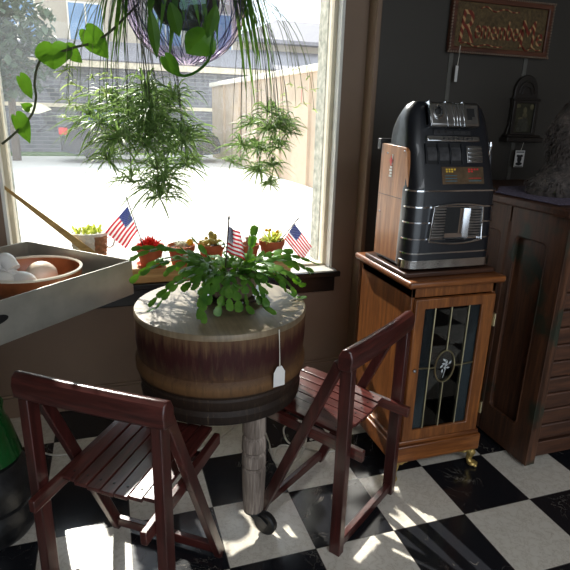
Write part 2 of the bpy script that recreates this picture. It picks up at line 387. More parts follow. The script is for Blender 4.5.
    def build(s, name, m, parent=None, bevel=0, smooth=35, world=True, loc=None, seg=2, normals=True):
        if parent is not None and world:
            s.bm.transform(ORG[parent.as_pointer()].inverted())
        if parent is None and loc is not None:
            s.bm.transform(Matrix.Translation(-V(loc)))
        if normals: bmesh.ops.recalc_face_normals(s.bm, faces=s.bm.faces)
        me = bpy.data.meshes.new(name); s.bm.to_mesh(me); s.bm.free()
        for x in mats(m): me.materials.append(x)
        if smooth:
            for p in me.polygons: p.use_smooth = True
            me.set_sharp_from_angle(angle=math.radians(smooth))
        o = bpy.data.objects.new(name, me); COL.objects.link(o)
        if parent is not None:
            o.parent = parent
            ORG[o.as_pointer()] = ORG[parent.as_pointer()]
        elif loc is not None:
            o.location = loc; ORG[o.as_pointer()] = Matrix.Translation(V(loc))
        else: ORG[o.as_pointer()] = Matrix.Identity(4)
        if bevel:
            bv = o.modifiers.new('bevel', 'BEVEL'); bv.width = bevel; bv.segments = seg; bv.limit_method = 'ANGLE'; bv.angle_limit = math.radians(40); bv.harden_normals = False
        return o

def tag(o, label=None, cat=None, group=None, kind=None):
    if label: o['label'] = label
    if cat: o['category'] = cat
    if group: o['group'] = group
    if kind: o['kind'] = kind
    return o
def thing(name, label, cat, loc, rz=0, group=None, kind=None):
    o = bpy.data.objects.new(name, None); COL.objects.link(o); o.empty_display_size = .05
    o.location = loc; o.rotation_euler = (0, 0, rz)
    ORG[o.as_pointer()] = Matrix.Translation(V(loc)) @ Matrix.Rotation(rz, 4, 'Z')
    return tag(o, label, cat, group, kind)
def structure(o): o['kind'] = 'structure'; return o
def sub(o, parent):
    """make o a sub-part of a part whose mesh sits in the same frame"""
    o.parent = parent; return o
def copy_tree(o, parent=None):
    c = o.copy(); COL.objects.link(c)
    if parent is not None: c.parent = parent
    ORG[c.as_pointer()] = ORG.get(o.as_pointer(), Matrix.Identity(4))
    for ch in list(o.children): copy_tree(ch, c)
    return c
def bez(a, b, c, n=8):
    a, b, c = V(a), V(b), V(c)
    return [a * (1 - t) ** 2 + b * 2 * t * (1 - t) + c * t * t for t in [i / n for i in range(n + 1)]]
def smooth_path(pts, n=6):
    pts = [V(p) for p in pts]; out = []
    for i in range(len(pts) - 1):
        p0, p1, p2, p3 = pts[max(i - 1, 0)], pts[i], pts[i + 1], pts[min(i + 2, len(pts) - 1)]
        for k in range(n):
            t = k / n
            out.append(.5 * ((2 * p1) + (p2 - p0) * t + (2 * p0 - 5 * p1 + 4 * p2 - p3) * t * t + (3 * p1 - p0 - 3 * p2 + p3) * t ** 3))
    return out + [pts[-1]]
def rrect(x0, x1, y0, y1, r, n=5):
    """rounded rectangle, counter-clockwise 2D points"""
    out = []
    for cx, cy, a0 in ((x1 - r, y1 - r, 0), (x0 + r, y1 - r, 90), (x0 + r, y0 + r, 180), (x1 - r, y0 + r, 270)):
        for k in range(n + 1):
            a = math.radians(a0 + 90 * k / n); out.append((cx + r * cos(a), cy + r * sin(a)))
    return out

# ================================================================== SETTING
WY, GLY = 2.58, 2.66               # inner face of the window wall, glass plane
WX0, WX1, WZ0, WZ1 = -.442, 1.118, .66, 2.32
structure(MB().span((-1.8, -2.5, -.1), (3.6, 2.72, 0)).build('floor', 'floor', smooth=0))
structure(MB().span((-1.8, -2.5, 2.75), (3.6, 2.72, 2.85)).build('ceiling', 'ceil', smooth=0))
m = MB()
m.span((-1.8, WY, 0), (WX0, WY + .14, 2.75)); m.span((WX0, WY, 0), (WX1, WY + .14, WZ0 - .02)); m.span((WX0, WY, WZ1), (WX1, WY + .14, 2.75)); m.span((WX1, WY, 0), (3.6, WY + .14, 2.75))
structure(m.build('wall_back', 'wall', smooth=0))
structure(MB().span((1.263, 2.50, 0), (3.6, WY, 2.75)).build('wall_right', 'darkwall', smooth=0))
structure(MB().span((1.243, 2.485, 0), (1.268, WY, 2.75)).build('trim_1', 'wall', bevel=.006))
structure(MB().span((-1.9, -2.5, 0), (-1.8, 2.72, 2.75)).build('wall_left', 'wall', smooth=0))
structure(MB().span((3.6, -2.5, 0), (3.7, 2.72, 2.75)).build('wall_east', 'wall', smooth=0))
m = MB(); m.span((-1.8, -2.6, 0), (-1.4, -2.5, 2.75)); m.span((2.6, -2.6, 0), (3.6, -2.5, 2.75)); m.span((-1.4, -2.6, 2.5), (2.6, -2.5, 2.75)); m.span((-1.4, -2.6, 0), (2.6, -2.5, .35))
structure(m.build('wall_front', 'wall', smooth=0))
m = MB(); m.span((-1.8, WY - .016, 0), (1.25, WY, .105)); m.span((-1.8, WY - .012, .105), (1.25, WY, .12))
structure(m.build('baseboard_back', 'wall', bevel=.004))
structure(MB().span((1.27, 2.484, 0), (3.6, 2.50, .11)).build('baseboard_right', 'darkwall', bevel=.004))
# window
win = thing('window_1', None, None, (.32, WY, WZ0)); structure(win)
m = MB(); m.span((WX1 - .03, GLY - .03, WZ0), (WX1, GLY + .04, WZ1)); m.span((WX0, GLY - .03, WZ0), (WX0 + .03, GLY + .04, WZ1)); m.span((WX0, GLY - .03, WZ1 - .05), (WX1, GLY + .04, WZ1)); m.span((WX0, GLY - .03, WZ0 - .02), (WX1, GLY + .04, WZ0 + .012))
m.build('window_frame', 'creamframe', win, bevel=.004)
m = MB(); m.span((WX1 - .012, WY - .004, WZ0 - .02), (WX1 + .003, GLY - .03, WZ1)); m.span((WX0 - .003, WY - .004, WZ0 - .02), (WX0 + .012, GLY - .03, WZ1))
m.build('jamb_lining', 'whiteframe', win, bevel=.002)
MB().span((WX0 + .03, GLY, WZ0 + .01), (WX1 - .03, GLY + .005, WZ1 - .05)).build('pane', 'glass', win, smooth=0)
m = MB(); m.span((WX1 - .034, GLY + .04, WZ0), (WX1 + .1, GLY + .16, WZ1)); m.span((WX0 - .1, GLY + .04, WZ0), (WX0 + .02, GLY + .16, WZ1))
m.build('brick_jamb', 'jamb', win, bevel=.004)
MB().span((WX0 - .03, 2.515, WZ0 - .022), (WX1 + .01, GLY, WZ0)).build('window_sill', 'sill', win, bevel=.003)
m = MB(); m.span((WX0 - .05, 2.492, WZ0 - .030), (WX1 + .022, 2.516, WZ0 - .001)); m.span((WX0 - .03, 2.548, WZ0 - .125), (WX1 + .015, WY - .001, WZ0 - .022))
m.build('sill_apron', 'blackpaint', win, bevel=.005)

# ================================================================== OUTSIDE
GZ = -.06
structure(MB().span((-60, 2.9, GZ - .2), (80, 90, GZ)).build('floor_yard', 'ground', smooth=0))
tag(MB().span((-14, 20.2, GZ), (-.6, 21.6, GZ + .05)).build('lawn_strip', 'grass', smooth=0, loc=(-7, 21, GZ)), 'strip of lawn along the foot of the far brick house', 'grass', kind='stuff')
# sand coloured boundary wall
bw = thing('boundary_wall', 'tall sand coloured stucco wall with pale coping beyond the window', 'wall', (4.1, 12, GZ))
a, b = V((3.72, 20.0, GZ)), V((4.75, 4.6, GZ)); n_ = V(((b - a).y, -(b - a).x, 0)).normalized() * -.3
m = MB()
m.prism([a, b, b + n_, a + n_], (0, 0, 0), (0, 0, 2.42)); m.build('wall_body', 'stucco', bw, smooth=0)
e = (b - a).normalized() * .08; q = n_.normalized() * .08
m = MB(); m.prism([p + V((0, 0, 2.42)) for p in (a - e - q, b + e - q, b + e + n_ + q, a - e + n_ + q)], (0, 0, 0), (0, 0, .14)); m.build('coping', 'cap', bw, bevel=.02)
m = MB()
for k in range(1, 9):
    p = a + (b - a) * (k / 9); m.span(p + V((-.06, -.012, .02)) - q * .15, p + V((.02, .012, 2.42)))
m.build('panel_joint', 'stucco', bw, smooth=0)
MB().box(at(299, 96, x=4.27), (.03, .45, .28)).build('red_sign', 'redm', bw, smooth=0)
# brick house
hs = thing('brick_house', 'grey brick house with beige upper storey and shingle roof across the yard', 'house', (5, 24, GZ))
MB().span((-9, 22, GZ), (16, 29, 3.02)).build('brick_wall', 'brick', hs, smooth=0)
m = MB(); m.span((-9.2, 21.75, 2.95), (16.2, 21.97, 3.2)); m.span((-9, 21.93, 1.55), (16, 21.995, 1.68)); m.build('fascia', 'fascia', hs, smooth=0)
MB().prism([(-9.2, 21.7, 3.2), (-9.2, 24.2, 4.15), (-9.2, 24.2, 3.02), (-9.2, 21.9, 3.02)], (0, 0, 0), (25.4, 0, 0)).build('porch_roof', 'roof', hs, smooth=0)
MB().span((-9, 24.0, 3.4), (5.7, 29, 6.4)).build('upper_wall', 'siding', hs, smooth=0)
MB().span((5.7, 24.2, 3.4), (16, 29, 4.45)).build('upper_wall', 'siding', hs, smooth=0)
def hip(x0, x1, zz, top):
    m = MB(); m.rings([[(x0, 23.6, z), (x1, 23.6, z), (x1, 29.6, z), (x0, 29.6, z)] for z in (zz, zz + .14)] + [[(x0 + 2.6, 26.4, top), (x1 - 2.6, 26.4, top), (x1 - 2.6, 26.7, top), (x0 + 2.6, 26.7, top)]]); m.build('hip_roof', 'roof', hs, smooth=0)
hip(-9.5, 5.9, 6.35, 8.0); hip(5.4, 13.2, 4.40, 5.75)
f = MB().span((9.4, 24.14, 3.72), (10.5, 24.21, 4.28)).build('house_window', 'cap', hs, smooth=0)
MB().span((9.46, 24.12, 3.77), (10.44, 24.15, 4.23)).build('window_glass', 'bluewin', f, smooth=0)
for x0 in (-3.4, -1.0, 2.0, 4.1):
    f = MB().span((x0 - .06, 23.94, 4.0), (x0 + 1.26, 24.01, 5.4)).build('house_window', 'cap', hs, smooth=0)
    m = MB(); m.span((x0, 23.92, 4.06), (x0 + .57, 23.95, 5.34)); m.span((x0 + .63, 23.92, 4.06), (x0 + 1.2, 23.95, 5.34))
    MB.build(m, 'window_glass', 'bluewin', f, smooth=0)
# parked car
cr = thing('parked_car', 'dark blue grey estate car parked by the far brick house', 'car', (1.15, 18.2, GZ))
cx0, cyA, cyB = -1.25, 17.35, 19.1
prof = [(0, .35), (.02, .8), (.12, 1.02), (.35, 1.15), (.62, 1.62), (.95, 1.70), (2.3, 1.68), (2.7, 1.58), (3.35, 1.08), (4.2, .98), (4.65, .82), (4.75, .55), (4.72, .32), (4.3, .26), (.4, .26)]
m = MB(); m.rings([[(cx0 + x, y, GZ + z) for x, z in [(px_ + (2.35 - px_) * sh * (z_ > 1.1), z_) for px_, z_ in prof]] for y, sh in ((cyA + .08, .06), (cyA, 0), (cyB, 0), (cyB - .08, .06))])
m.build('car_body', 'carpaint', cr, bevel=.05)
for xs in ([(.60, 1.14), (.78, 1.55), (1.55, 1.6), (1.55, 1.14)], [(1.63, 1.14), (1.63, 1.6), (2.3, 1.59), (2.6, 1.5), (3.1, 1.12)]):
    m = MB(); m.prism([(cx0 + x, cyA - .012, GZ + z) for x, z in xs], (0, 0, 0), (0, .03, 0)); m.build('side_window', 'carglass', cr, smooth=0)
for x in (.95, 3.85):
    m = MB(); m.rings([[(cx0 + x + r * cos(t * PI / 10), y, GZ + .34 + r * sin(t * PI / 10)) for t in range(20)] for r, y in ((.26, cyA - .05), (.33, cyA - .02), (.34, cyA + .15))])
    wl = m.build('wheel', 'rubber', cr)
    m = MB(); m.rings([[(cx0 + x + r * cos(t * PI / 10), y, GZ + .34 + r * sin(t * PI / 10)) for t in range(20)] for r, y in ((.04, cyA - .065), (.15, cyA - .06), (.16, cyA - .04))]); m.build('hub_cap', 'iron', wl)
MB().span((cx0 - .02, cyA - .01, GZ + .82), (cx0 + .22, cyA + .2, GZ + 1.02)).build('tail_light', 'redm', cr, bevel=.02)
# trees across the yard
def tree(x, y, h, r, label, seed):
    R = random.Random(seed); t = thing('street_tree', label, 'tree', (x, y, GZ), group=None)
    MB().tube([(x, y, GZ), (x + .05, y, GZ + h * .35), (x, y, GZ + h * .7)], [.13, .1, .05], 8).build('trunk', 'bark', t)
    m = MB()
    for i in range(1500):
        a = R.random() * 2 * PI; u_ = R.uniform(-1, 1); rr = r * R.random() ** .4
        p = V((x + rr * math.sqrt(1 - u_ * u_) * cos(a), y + rr * math.sqrt(1 - u_ * u_) * sin(a), GZ + h * .66 + rr * u_ * 1.2))
        d = V((R.uniform(-1, 1), R.uniform(-1, 1), R.uniform(-1, 1))).normalized() * .16
        m.strip([p - d, p, p + d], [.02, .2, .02], None)
    m.build('crown', 'crown', t)
tree(-2.6, 18.4, 5.2, 1.5, 'hazy green tree left of the far brick house', 3)
tree(-6.4, 18.4, 4.6, 1.5, 'second hazy tree further left beyond the lawn strip', 4)

# ================================================================== ROUND TABLE
TX, TY, TR = .35, 1.76, .30
tb = thing('round_table', 'round drum shaped butcher block table with peeling paint and turned leg', 'table', (TX, TY, 0))
dr = MB().lathe([(.05, 0), (.29, 0), (.304, .008), (.308, .035), (.300, .05), (.306, .058), (.312, .085), (.308, .092), (.318, .10), (.322, .112), (.322, .135), (.316, .145), (.312, .15), (.313, .16), (.318, .20), (.319, .25), (.3185, .279), (.31, .2805)], 72)
o = dr.build('drum_body', 'drum', tb, world=False); o.location = (0, 0, .474); o.scale = (.9375, .9375, 1.098)
o = MB().lathe([(.0005, .297), (.300, .297), (.3165, .296), (.320, .291), (.320, .279), (.31, .279)], 72).build('table_top', 'drumtop', tb, world=False); o.location = (0, 0, .474); o.scale = (.9375, .9375, 1.098)
MB().lathe([(.001, .001), (.262, .001)], 48).build('underside', 'darkwood', tb, world=False).location = (0, 0, .474)
LEGP = [(0, .476), (.040, .476), (.041, .40), (.035, .39), (.041, .38), (.043, .335), (.035, .325), (.042, .315), (.043, .275), (.036, .265), (.042, .255), (.040, .17), (.037, .10), (.036, .084), (0, .084)]
def table_leg(x, y, ang):
    lg = MB().lathe(LEGP, 20, (x, y, 0)).build('leg', 'leg', tb)
    c, s_ = cos(ang), sin(ang)
    m = MB(); m.lathe([(0, .092), (.036, .092), (.036, .078), (.015, .072), (.012, .055), (0, .055)], 14, (x, y, 0))
    d = V((c, s_, 0)); n = V((-s_, c, 0)); wc = V((x, y, .044)) + d * .052
    for sg in (-1, 1):
        m.prism([V((x, y, .074)) - d * .02 + n * .016 * sg, V((x, y, .074)) + d * .045 + n * .016 * sg, wc + d * .02 + V((0, 0, .012)) + n * .016 * sg, wc + d * .008 - V((0, 0, .012)) + n * .016 * sg, wc - d * .02 + n * .016 * sg], (0, 0, 0), n * .004 * sg)
    m.build('caster_fork', 'iron', lg)
    m = MB(); m.rings([[wc + n * q + (d * cos(t * PI / 12) + V((0, 0, 1)) * sin(t * PI / 12)) * r for t in range(24)] for r, q in ((.014, -.014), (.038, -.014), (.044, -.009), (.044, .009), (.038, .014), (.014, .014))])
    m.build('caster_wheel', 'rubber', lg)
table_leg(.418, 1.545, -.85)
for k in (1, 2):
    a = -PI / 2 + .18 + k * 2 * PI / 3; table_leg(TX + .22 * cos(a), TY + .22 * sin(a), a)
MB().box((.452, 1.60, .461), (.06, .05, .03)).build('corner_block', 'leg', tb, bevel=.004)

# ================================================================== FOLDING CHAIRS
def make_chair(label, loc, rz):
    t = thing('folding_chair', label, 'chair', loc, rz, 'mahogany folding chairs at the round table')
    B = lambda m, n, mt, par=t, bv=.003: m.build(n, mt, par, bevel=bv, world=False)
    for sx in (-1, 1):
        B(MB().bar((sx * .2, 0, 0), (sx * .2, 0, .718), .031, .042), 'back_leg', 'redwood_z')
        B(MB().bar((sx * .2, .030, .708), (sx * .2, .335, .0), .024, .036), 'front_leg', 'redwood_z')
        B(MB().bar((sx * .174, -.062, .398), (sx * .174, .384, .420), .020, .040), 'seat_rail', 'redwood')
        B(MB().tube([(sx * .165, .150, .397), (sx * .212, .150, .397)], .006, 8), 'pivot_pin', 'plug', bv=0)
    B(MB().span((-.19, -.012, .012), (.19, .012, .046)), 'back_stretcher', 'redwood_x')
    B(MB().span((-.19, .312, .018), (.19, .334, .052)), 'front_stretcher', 'redwood_x')
    B(MB().span((-.164, .29, .384), (.164, .32, .404)), 'seat_batten', 'redwood_x')
    # thick curved top rail
    m = MB(); rg = []
    for i in range(13):
        x = -.228 + .456 * i / 12; q = 1 - (x / .228) ** 2
        yc = -.012 * q; zc = .732 + .006 * q
        prf = [(-.022, -.03), (.018, -.034), (.026, -.02), (.024, .012), (.012, .036), (-.006, .042), (-.02, .032), (-.027, .008)]
        rg.append([(x, yc + y, zc + z) for y, z in prf])
    m.rings(rg); B(m, 'top_rail', 'redwood_x', bv=.004)
    n = 7; wd = .312 / n
    for i in range(n):
        x = -.156 + wd * (i + .5); dip = .010 * (1 - (x / .156) ** 2)
        z0, z1 = .436 - dip, .456 - dip
        m = MB(); y0 = .042 - .012 * (1 - (x / .156) ** 2)
        ro = Matrix.Rotation(math.atan2(z1 - z0, .32), 3, 'X') @ Matrix.Rotation(-x * .1, 3, 'Y')
        m.box((x, (y0 + .388) / 2, (z0 + z1) / 2 - .006), (wd - .003, .388 - y0, .013), 0, ro)
        sl = B(m, 'seat_slat', 'redwood', bv=.002)
        m = MB(); m.lathe([(0, .0012), (.0038, .001), (.004, -.004)], 8, (x, .068, .4382 - dip)); pg = m.build('screw_plug', 'plug', sl, world=False)
    return t
chR = make_chair('mahogany folding chair right of the table, in front of the oak cabinet', (.826, 1.465, 0), math.radians(35.3))
chL = copy_tree(chR); chL.location = (-.082, 1.302, 0); chL.rotation_euler = (0, 0, math.radians(-35.9))
tag(chL, 'mahogany folding chair at lower left, nearest the metal tray')

# ================================================================== OAK CABINET
ox = thing('oak_cabinet', 'golden oak pedestal cabinet with leaded glass door on brass feet', 'cabinet', (1.24, 1.86, 0))
CX0, CX1, CY0, CY1, CZ0, CZ1 = 1.045, 1.420, 1.642, 2.07, .185, .845
MB().span((1.018, 1.615, .842), (1.444, 2.09, .870)).build('cabinet_top', 'oak_x', ox, bevel=.010, seg=3)
m = MB(); m.span((CX0, CY0, CZ0), (CX0 + .016, CY1, CZ1)); m.span((CX1 - .016, CY0, CZ0), (CX1, CY1, CZ1)); m.span((CX0, CY1 - .012, CZ0), (CX1, CY1, CZ1))
m.span((CX0, CY0, CZ1 - .045), (CX1, CY1 - .012, CZ1)); m.build('carcass', 'oak', ox, bevel=.002)
m = MB(); m.span((CX0 + .017, CY1 - .03, CZ0), (CX1 - .017, CY1 - .014, CZ1 - .05)); m.span((CX0 + .017, CY0 + .03, CZ0), (CX0 + .022, CY1 - .03, CZ1 - .05)); m.span((CX1 - .022, CY0 + .03, CZ0), (CX1 - .017, CY1 - .03, CZ1 - .05)); m.build('lining', 'cabin', ox, smooth=0)
MB().span((CX0 + .02, CY0 + .05, .50), (CX1 - .02, CY1 - .03, .512)).build('inner_shelf', 'oak_x', ox)
m = MB(); m.span((1.024, 1.622, .09), (1.440, 2.08, .165)); m.span((1.032, 1.63, .165), (1.432, 2.075, .185)); m.build('plinth', 'oak_x', ox, bevel=.005)
dx0, dx1, dz0, dz1 = 1.055, 1.411, .192, .798
door = MB(); gx0, gx1, gz0, gz1 = 1.098, 1.352, .238, .758
door.ring_frame([(dx0, 1.622, dz0), (dx1, 1.622, dz0), (dx1, 1.622, dz1), (dx0, 1.622, dz1)], [(gx0, 1.622, gz0), (gx1, 1.622, gz0), (gx1, 1.622, gz1), (gx0, 1.622, gz1)], (0, .02, 0))
door = door.build('door', 'oak', ox, bevel=.004)
lx = [gx0 + .05, (gx0 + gx1) / 2 - .004, gx1 - .052]; oc = (lx[1], .505)
MB().span((lx[0], 1.632, gz0), (lx[2], 1.635, gz1)).build('clear_pane', 'doorglass', door, smooth=0)
m = MB(); m.span((gx0, 1.632, gz0), (lx[0], 1.635, gz1)); m.span((lx[2], 1.632, gz0), (gx1, 1.635, gz1)); m.build('rippled_pane', 'texglass', door, smooth=0)
m = MB()
for x in (lx[0], lx[2]): m.tube([(x, 1.631, gz0), (x, 1.631, gz1)], .0032, 6)
ow, oh = .044, .068
m.tube([(oc[0], 1.631, gz0), (oc[0], 1.631, oc[1] - oh)], .003, 6); m.tube([(oc[0], 1.631, oc[1] + oh), (oc[0], 1.631, gz1)], .003, 6)
m.tube([(oc[0] + ow * cos(t * PI / 16), 1.631, oc[1] + oh * sin(t * PI / 16)) for t in range(33)], .0032, 6)
for s_ in (-1, 1): m.tube([(oc[0] + ow * s_, 1.631, oc[1]), (lx[1 + s_], 1.631, oc[1] - .002)], .0028, 6); m.tube([(lx[1 + s_], 1.631, oc[1]), ((gx0, 0, gx1)[1 + s_], 1.631, oc[1] + .004)], .0028, 6)
m.build('lead_came', 'lead', door)
m = MB()
R = random.Random(5)
for k in range(9):
    a = k * 2.4; rr = .006 + .0022 * k; p = V((oc[0] + rr * cos(a), 1.6305, oc[1] + rr * 1.25 * sin(a) + .004)); d = V((cos(a + .5), 0, sin(a + .5))) * .009
    m.strip([p - d, p, p + d], [.001, .009, .001], (0, 1, 0) if False else d.cross(V((0, 1, 0))), fold=0)
m.tube([(oc[0] - .004, 1.6305, oc[1] - .05), (oc[0] + .004, 1.6305, oc[1] - .01), (oc[0] + .002, 1.6305, oc[1] + .03)], .0013, 5)
m.build('etched_flower', 'etch', door, smooth=0)
MB().lathe([(0, .012), (.006, .011), (.008, .007), (.005, .003), (.004, 0)], 12, (0, 0, 0)).build('knob', 'chrome', door, world=False).matrix_local = Matrix.Translation(V((1.075, 1.622, .51)) - V((1.24, 1.86, 0))) @ Matrix.Rotation(PI / 2, 4, 'X')
for z in (.30, .69):
    m = MB(); m.span((dx1 - .004, 1.617, z - .025), (dx1 + .009, 1.632, z + .025)); m.tube([(dx1 + .003, 1.616, z - .026), (dx1 + .003, 1.616, z + .026)], .004, 8); m.build('hinge', 'lead', door)
for fx, fy, sx, sy in ((1.052, 1.652, -1, -1), (1.415, 1.652, 1, -1), (1.052, 2.045, -1, 1), (1.415, 2.045, 1, 1)):
    m = MB(); d = V((sx, sy, 0)).normalized()
    c = V((fx, fy, 0))
    m.tube([c + V((0, 0, .092)) - d * .01, c + V((0, 0, .06)) + d * .012, c + V((0, 0, .03)) + d * .004, c + V((0, 0, .012)) + d * .016], [.024, .019, .012, .016], 10)
    m.ball(c + d * .02 + V((0, 0, .012)), (.022, .022, .012)); m.ball(c + d * .008 + V((0, 0, .07)), (.02, .02, .018))
    for q in (V((-sx, 0, 0)), V((0, -sy, 0))):
        m.tube([c + V((0, 0, .082)), c + q * .03 + V((0, 0, .072)), c + q * .052 + V((0, 0, .082)), c + q * .058 + V((0, 0, .088))], [.014, .012, .009, .006], 8); m.ball(c + q * .05 + V((0, 0, .078)), .011)
    for k in (-1, 0, 1): m.ball(c + d * .036 + V((-d.y, d.x, 0)) * .011 * k + V((0, 0, .008)), (.008, .008, .008), 8, 6)
    m.build('claw_foot', 'brass', ox)

# ================================================================== SLOT MACHINE
sx = 1.222
sm = thing('slot_machine', 'vintage black enamel and chrome slot machine with oak sides on the cabinet', 'slot machine', (sx, 1.82, .870))
m = MB(); m.span((1.022, 1.668, .870), (1.422, 2.0, .890)); m.build('base_board', 'darkwood', sm, bevel=.005)
def loft(m, secs, mat=0):
    m.rings([[(sx + x, y, z) for x, y in rrect(-hw, hw, yf, yb, rc)] for z, hw, yf, yb, rc in secs], mat)
m = MB()
loft(m, [(.905, .190, 1.682, 1.80, .05), (1.19, .187, 1.690, 1.80, .05), (1.205, .185, 1.694, 1.80, .052), (1.33, .180, 1.738, 1.85, .055), (1.346, .1795, 1.744, 1.93, .045), (1.40, .176, 1.763, 1.925, .045), (1.44, .172, 1.778, 1.905, .045), (1.468, .164, 1.790, 1.885, .04), (1.488, .152, 1.80, 1.87, .03), (1.50, .135, 1.812, 1.855, .018)])
m.build('casting', 'blackenamel', sm, bevel=.004)
MB().span((sx - .170, 1.79, .892), (sx + .160, 1.955, 1.345)).build('case', 'blackenamel', sm, bevel=.003)
MB().span((sx - .188, 1.955, 1.32), (sx + .10, 1.985, 1.362)).build('rear_cap', 'iron', sm, bevel=.004)
for s_, in ((-1,), (1,)):
    x = sx + s_ * (.172 if s_ < 0 else .158)
    pts = [(x, 1.955, .905), (x, 1.955, 1.345), (x, 1.772, 1.338), (x, 1.756, 1.325), (x, 1.730, 1.20), (x, 1.736, .91)]
    m = MB(); m.prism(pts, (0, 0, 0), (s_ * .012, 0, 0)); sd_ = m.build('wood_side', 'oaklight', sm, bevel=.002)
    m = MB(); m.span((x + s_ * .011, 1.735, 1.150), (x + s_ * .0126, 1.955, 1.152)); m.build('seam', 'darkwood', sd_, smooth=0)
    if s_ < 0:
        m = MB(); xx = x - .0132
        m.prism([(xx, 1.868 + .014 * cos(t * PI / 2), 1.283 + .020 * sin(t * PI / 2)) for t in range(4)], (0, 0, 0), (.001, 0, 0)); m.build('red_decal', 'redm', sd_, smooth=0)
        m = MB()
        for k in range(4): m.span((xx, 1.858, 1.222 + k * .011), (xx + .001, 1.878 - .004 * (k % 2), 1.230 + k * .011))
        m.span((xx, 1.858, 1.268), (xx + .001, 1.863, 1.308)); m.build('white_decal', 'white', sd_, smooth=0)
        m = MB()
        for y, z in ((1.90, 1.31), (1.775, 1.325), (1.93, 1.08)): m.ball((x - .0125, y, z), .004, 8, 6)
        m.build('screw', 'chrome', sd_)
def wrap(z, h, mt, name, hw, yf, pr, par=sm):
    yb = 1.735
    pts = rrect(-hw - pr, hw + pr, yf - pr, 1.80, .05)
    inn = rrect(-hw + .004, hw - .004, yf + .004, 1.795, .047)
    sel = [k for k in range(len(pts)) if 12 <= k <= 23]          # the two front corners only
    A = [(-hw - pr, yb)] + [pts[k] for k in sel] + [(hw + pr, yb)]; B_ = [(-hw + .004, yb)] + [inn[k] for k in sel] + [(hw - .004, yb)]
    m = MB(); m.rings([[(sx + a[0], a[1], z - h / 2), (sx + a[0], a[1], z + h / 2), (sx + b[0], b[1], z + h / 2), (sx + b[0], b[1], z - h / 2)] for a, b in zip(A, B_)]); return m.build(name, mt, par, bevel=min(.002, h / 4))
wrap(.917, .034, 'chrome', 'chrome_base', .190, 1.681, .006)
for z in (.958, 1.013, 1.074, 1.131, 1.19): wrap(z, .006, 'chrome', 'chrome_strip', .1885, 1.6875 - (z < 1.1) * .003, .0035)
# sloped face frame
P0 = V((sx, 1.694, 1.205)); PU = V((0, .069, .195)).normalized(); PN = V((0, -PU.z, PU.y)); FR = Matrix((V((1, 0, 0)), -PN, PU)).transposed()
fp = lambda x, v, n=0: P0 + V((x, 0, 0)) + PU * v + PN * n
def fbox(m, x0, x1, v0, v1, n0, n1, mat=0): return m.box(fp((x0 + x1) / 2, (v0 + v1) / 2, (n0 + n1) / 2), (x1 - x0, n1 - n0, v1 - v0), mat, FR)
cardp = fbox(MB(), -.062, .118, .008, .072, -.002, .003).build('award_card', 'card', sm, bevel=.001)
m = MB()
for r_, c_, n_k in ((.062, -.045, 4), (.054, -.045, 3)):
    for k in range(n_k): fbox(m, c_ + k * .0115, c_ + k * .0115 + .007, r_ - .003, r_ + .003, .003, .004)
m.build('yellow_marks', 'yel', cardp, smooth=0)
m = MB()
for r_, n_k in ((.062, 4), (.054, 2)):
    for k in range(n_k): fbox(m, .05 + k * .0125, .05 + k * .0125 + .008, r_ - .003, r_ + .003, .003, .004)
fbox(m, .05, .105, .028, .030, .003, .004); m.build('red_marks', 'redm', cardp, smooth=0)
m = MB()
for r_ in (.038, .028, .018): fbox(m, -.05, .0, r_, r_ + .002, .003, .004)
fbox(m, .05, .105, .018, .020, .003, .004); m.build('teal_marks', 'blu', cardp, smooth=0)
m = MB()
rf = fbox(MB(), -.125, .032, .082, .158, -.001, .001).build('reel_window', 'void', sm, smooth=0)
for k in range(3):
    x0 = -.121 + k * .051; m = MB()
    m.rings([[fp(x0 + dx, .12 + .036 * sin(a), -.012 + .018 * cos(a)) for a in [PI / 2 - PI * i / 10 for i in range(11)]] for dx in (.004, .044)], closed=False); m.build('reel', 'reel', rf)
for k in range(4): fbox(MB(), -.126 + k * .051, -.120 + k * .051, .082, .158, 0, .008).build('window_divider', 'blackenamel', rf, bevel=.001)
jk = fbox(MB(), .050, .118, .086, .150, 0, .006).build('jackpot_panel', 'chromedull', sm, bevel=.002)
for k in range(4): fbox(MB(), .053, .115, .090 + k * .015, .100 + k * .015, .006, .010).build('jackpot_rib', 'chrome', jk, bevel=.002)
tbar = fbox(MB(), -.120, .104, .162, .183, 0, .016).build('trim_bar', 'chrome', sm, bevel=.004)
m = MB()
for k in range(7): m.ball(fp(-.05 + k * .02, .172, .0165), (.0045, .002, .004), 8, 6)
m.build('bar_lettering', 'ink', tbar)
pv = fbox(MB(), -.085, .075, .188, .208, 0, .006).build('pay_vent', 'iron', sm, bevel=.005)
m = MB()
for k in range(5): m.ball(fp(-.065 + k * .03, .198, .0058), (.006, .002, .006), 8, 6)
m.build('vent_hole', 'void', pv)
ch = MB(); HN0, HN1 = -.005, .030
fbox(ch, -.112, .102, .213, .302, HN0, HN1); ch = ch.build('coin_head', 'chromedull', sm, bevel=.010, seg=3)
for x in (-.112, -.043, .028): fbox(MB(), x, x + .006, .212, .304, .0, .0345).build('head_rib', 'chrome', ch, bevel=.0015)
for x in (-.012, .002, .014): fbox(MB(), x - .002, x + .002, .214, .300, .028, .0325).build('head_rib', 'chrome', ch, bevel=.0015)
m = MB(); c0 = fp(-.077, .262, .031)
m.rings([[c0 + V((1, 0, 0)) * r * cos(t * PI / 10) + PU * r * 1.25 * sin(t * PI / 10) + PN * q for t in range(20)] for r, q in ((.020, -.003), (.021, .004), (.016, .005), (.014, 0))]); m.build('coin_ring', 'chrome', ch)
MB().ball(c0 - PN * .001, (.014, .004, .016)).build('coin_slot', 'void', ch)
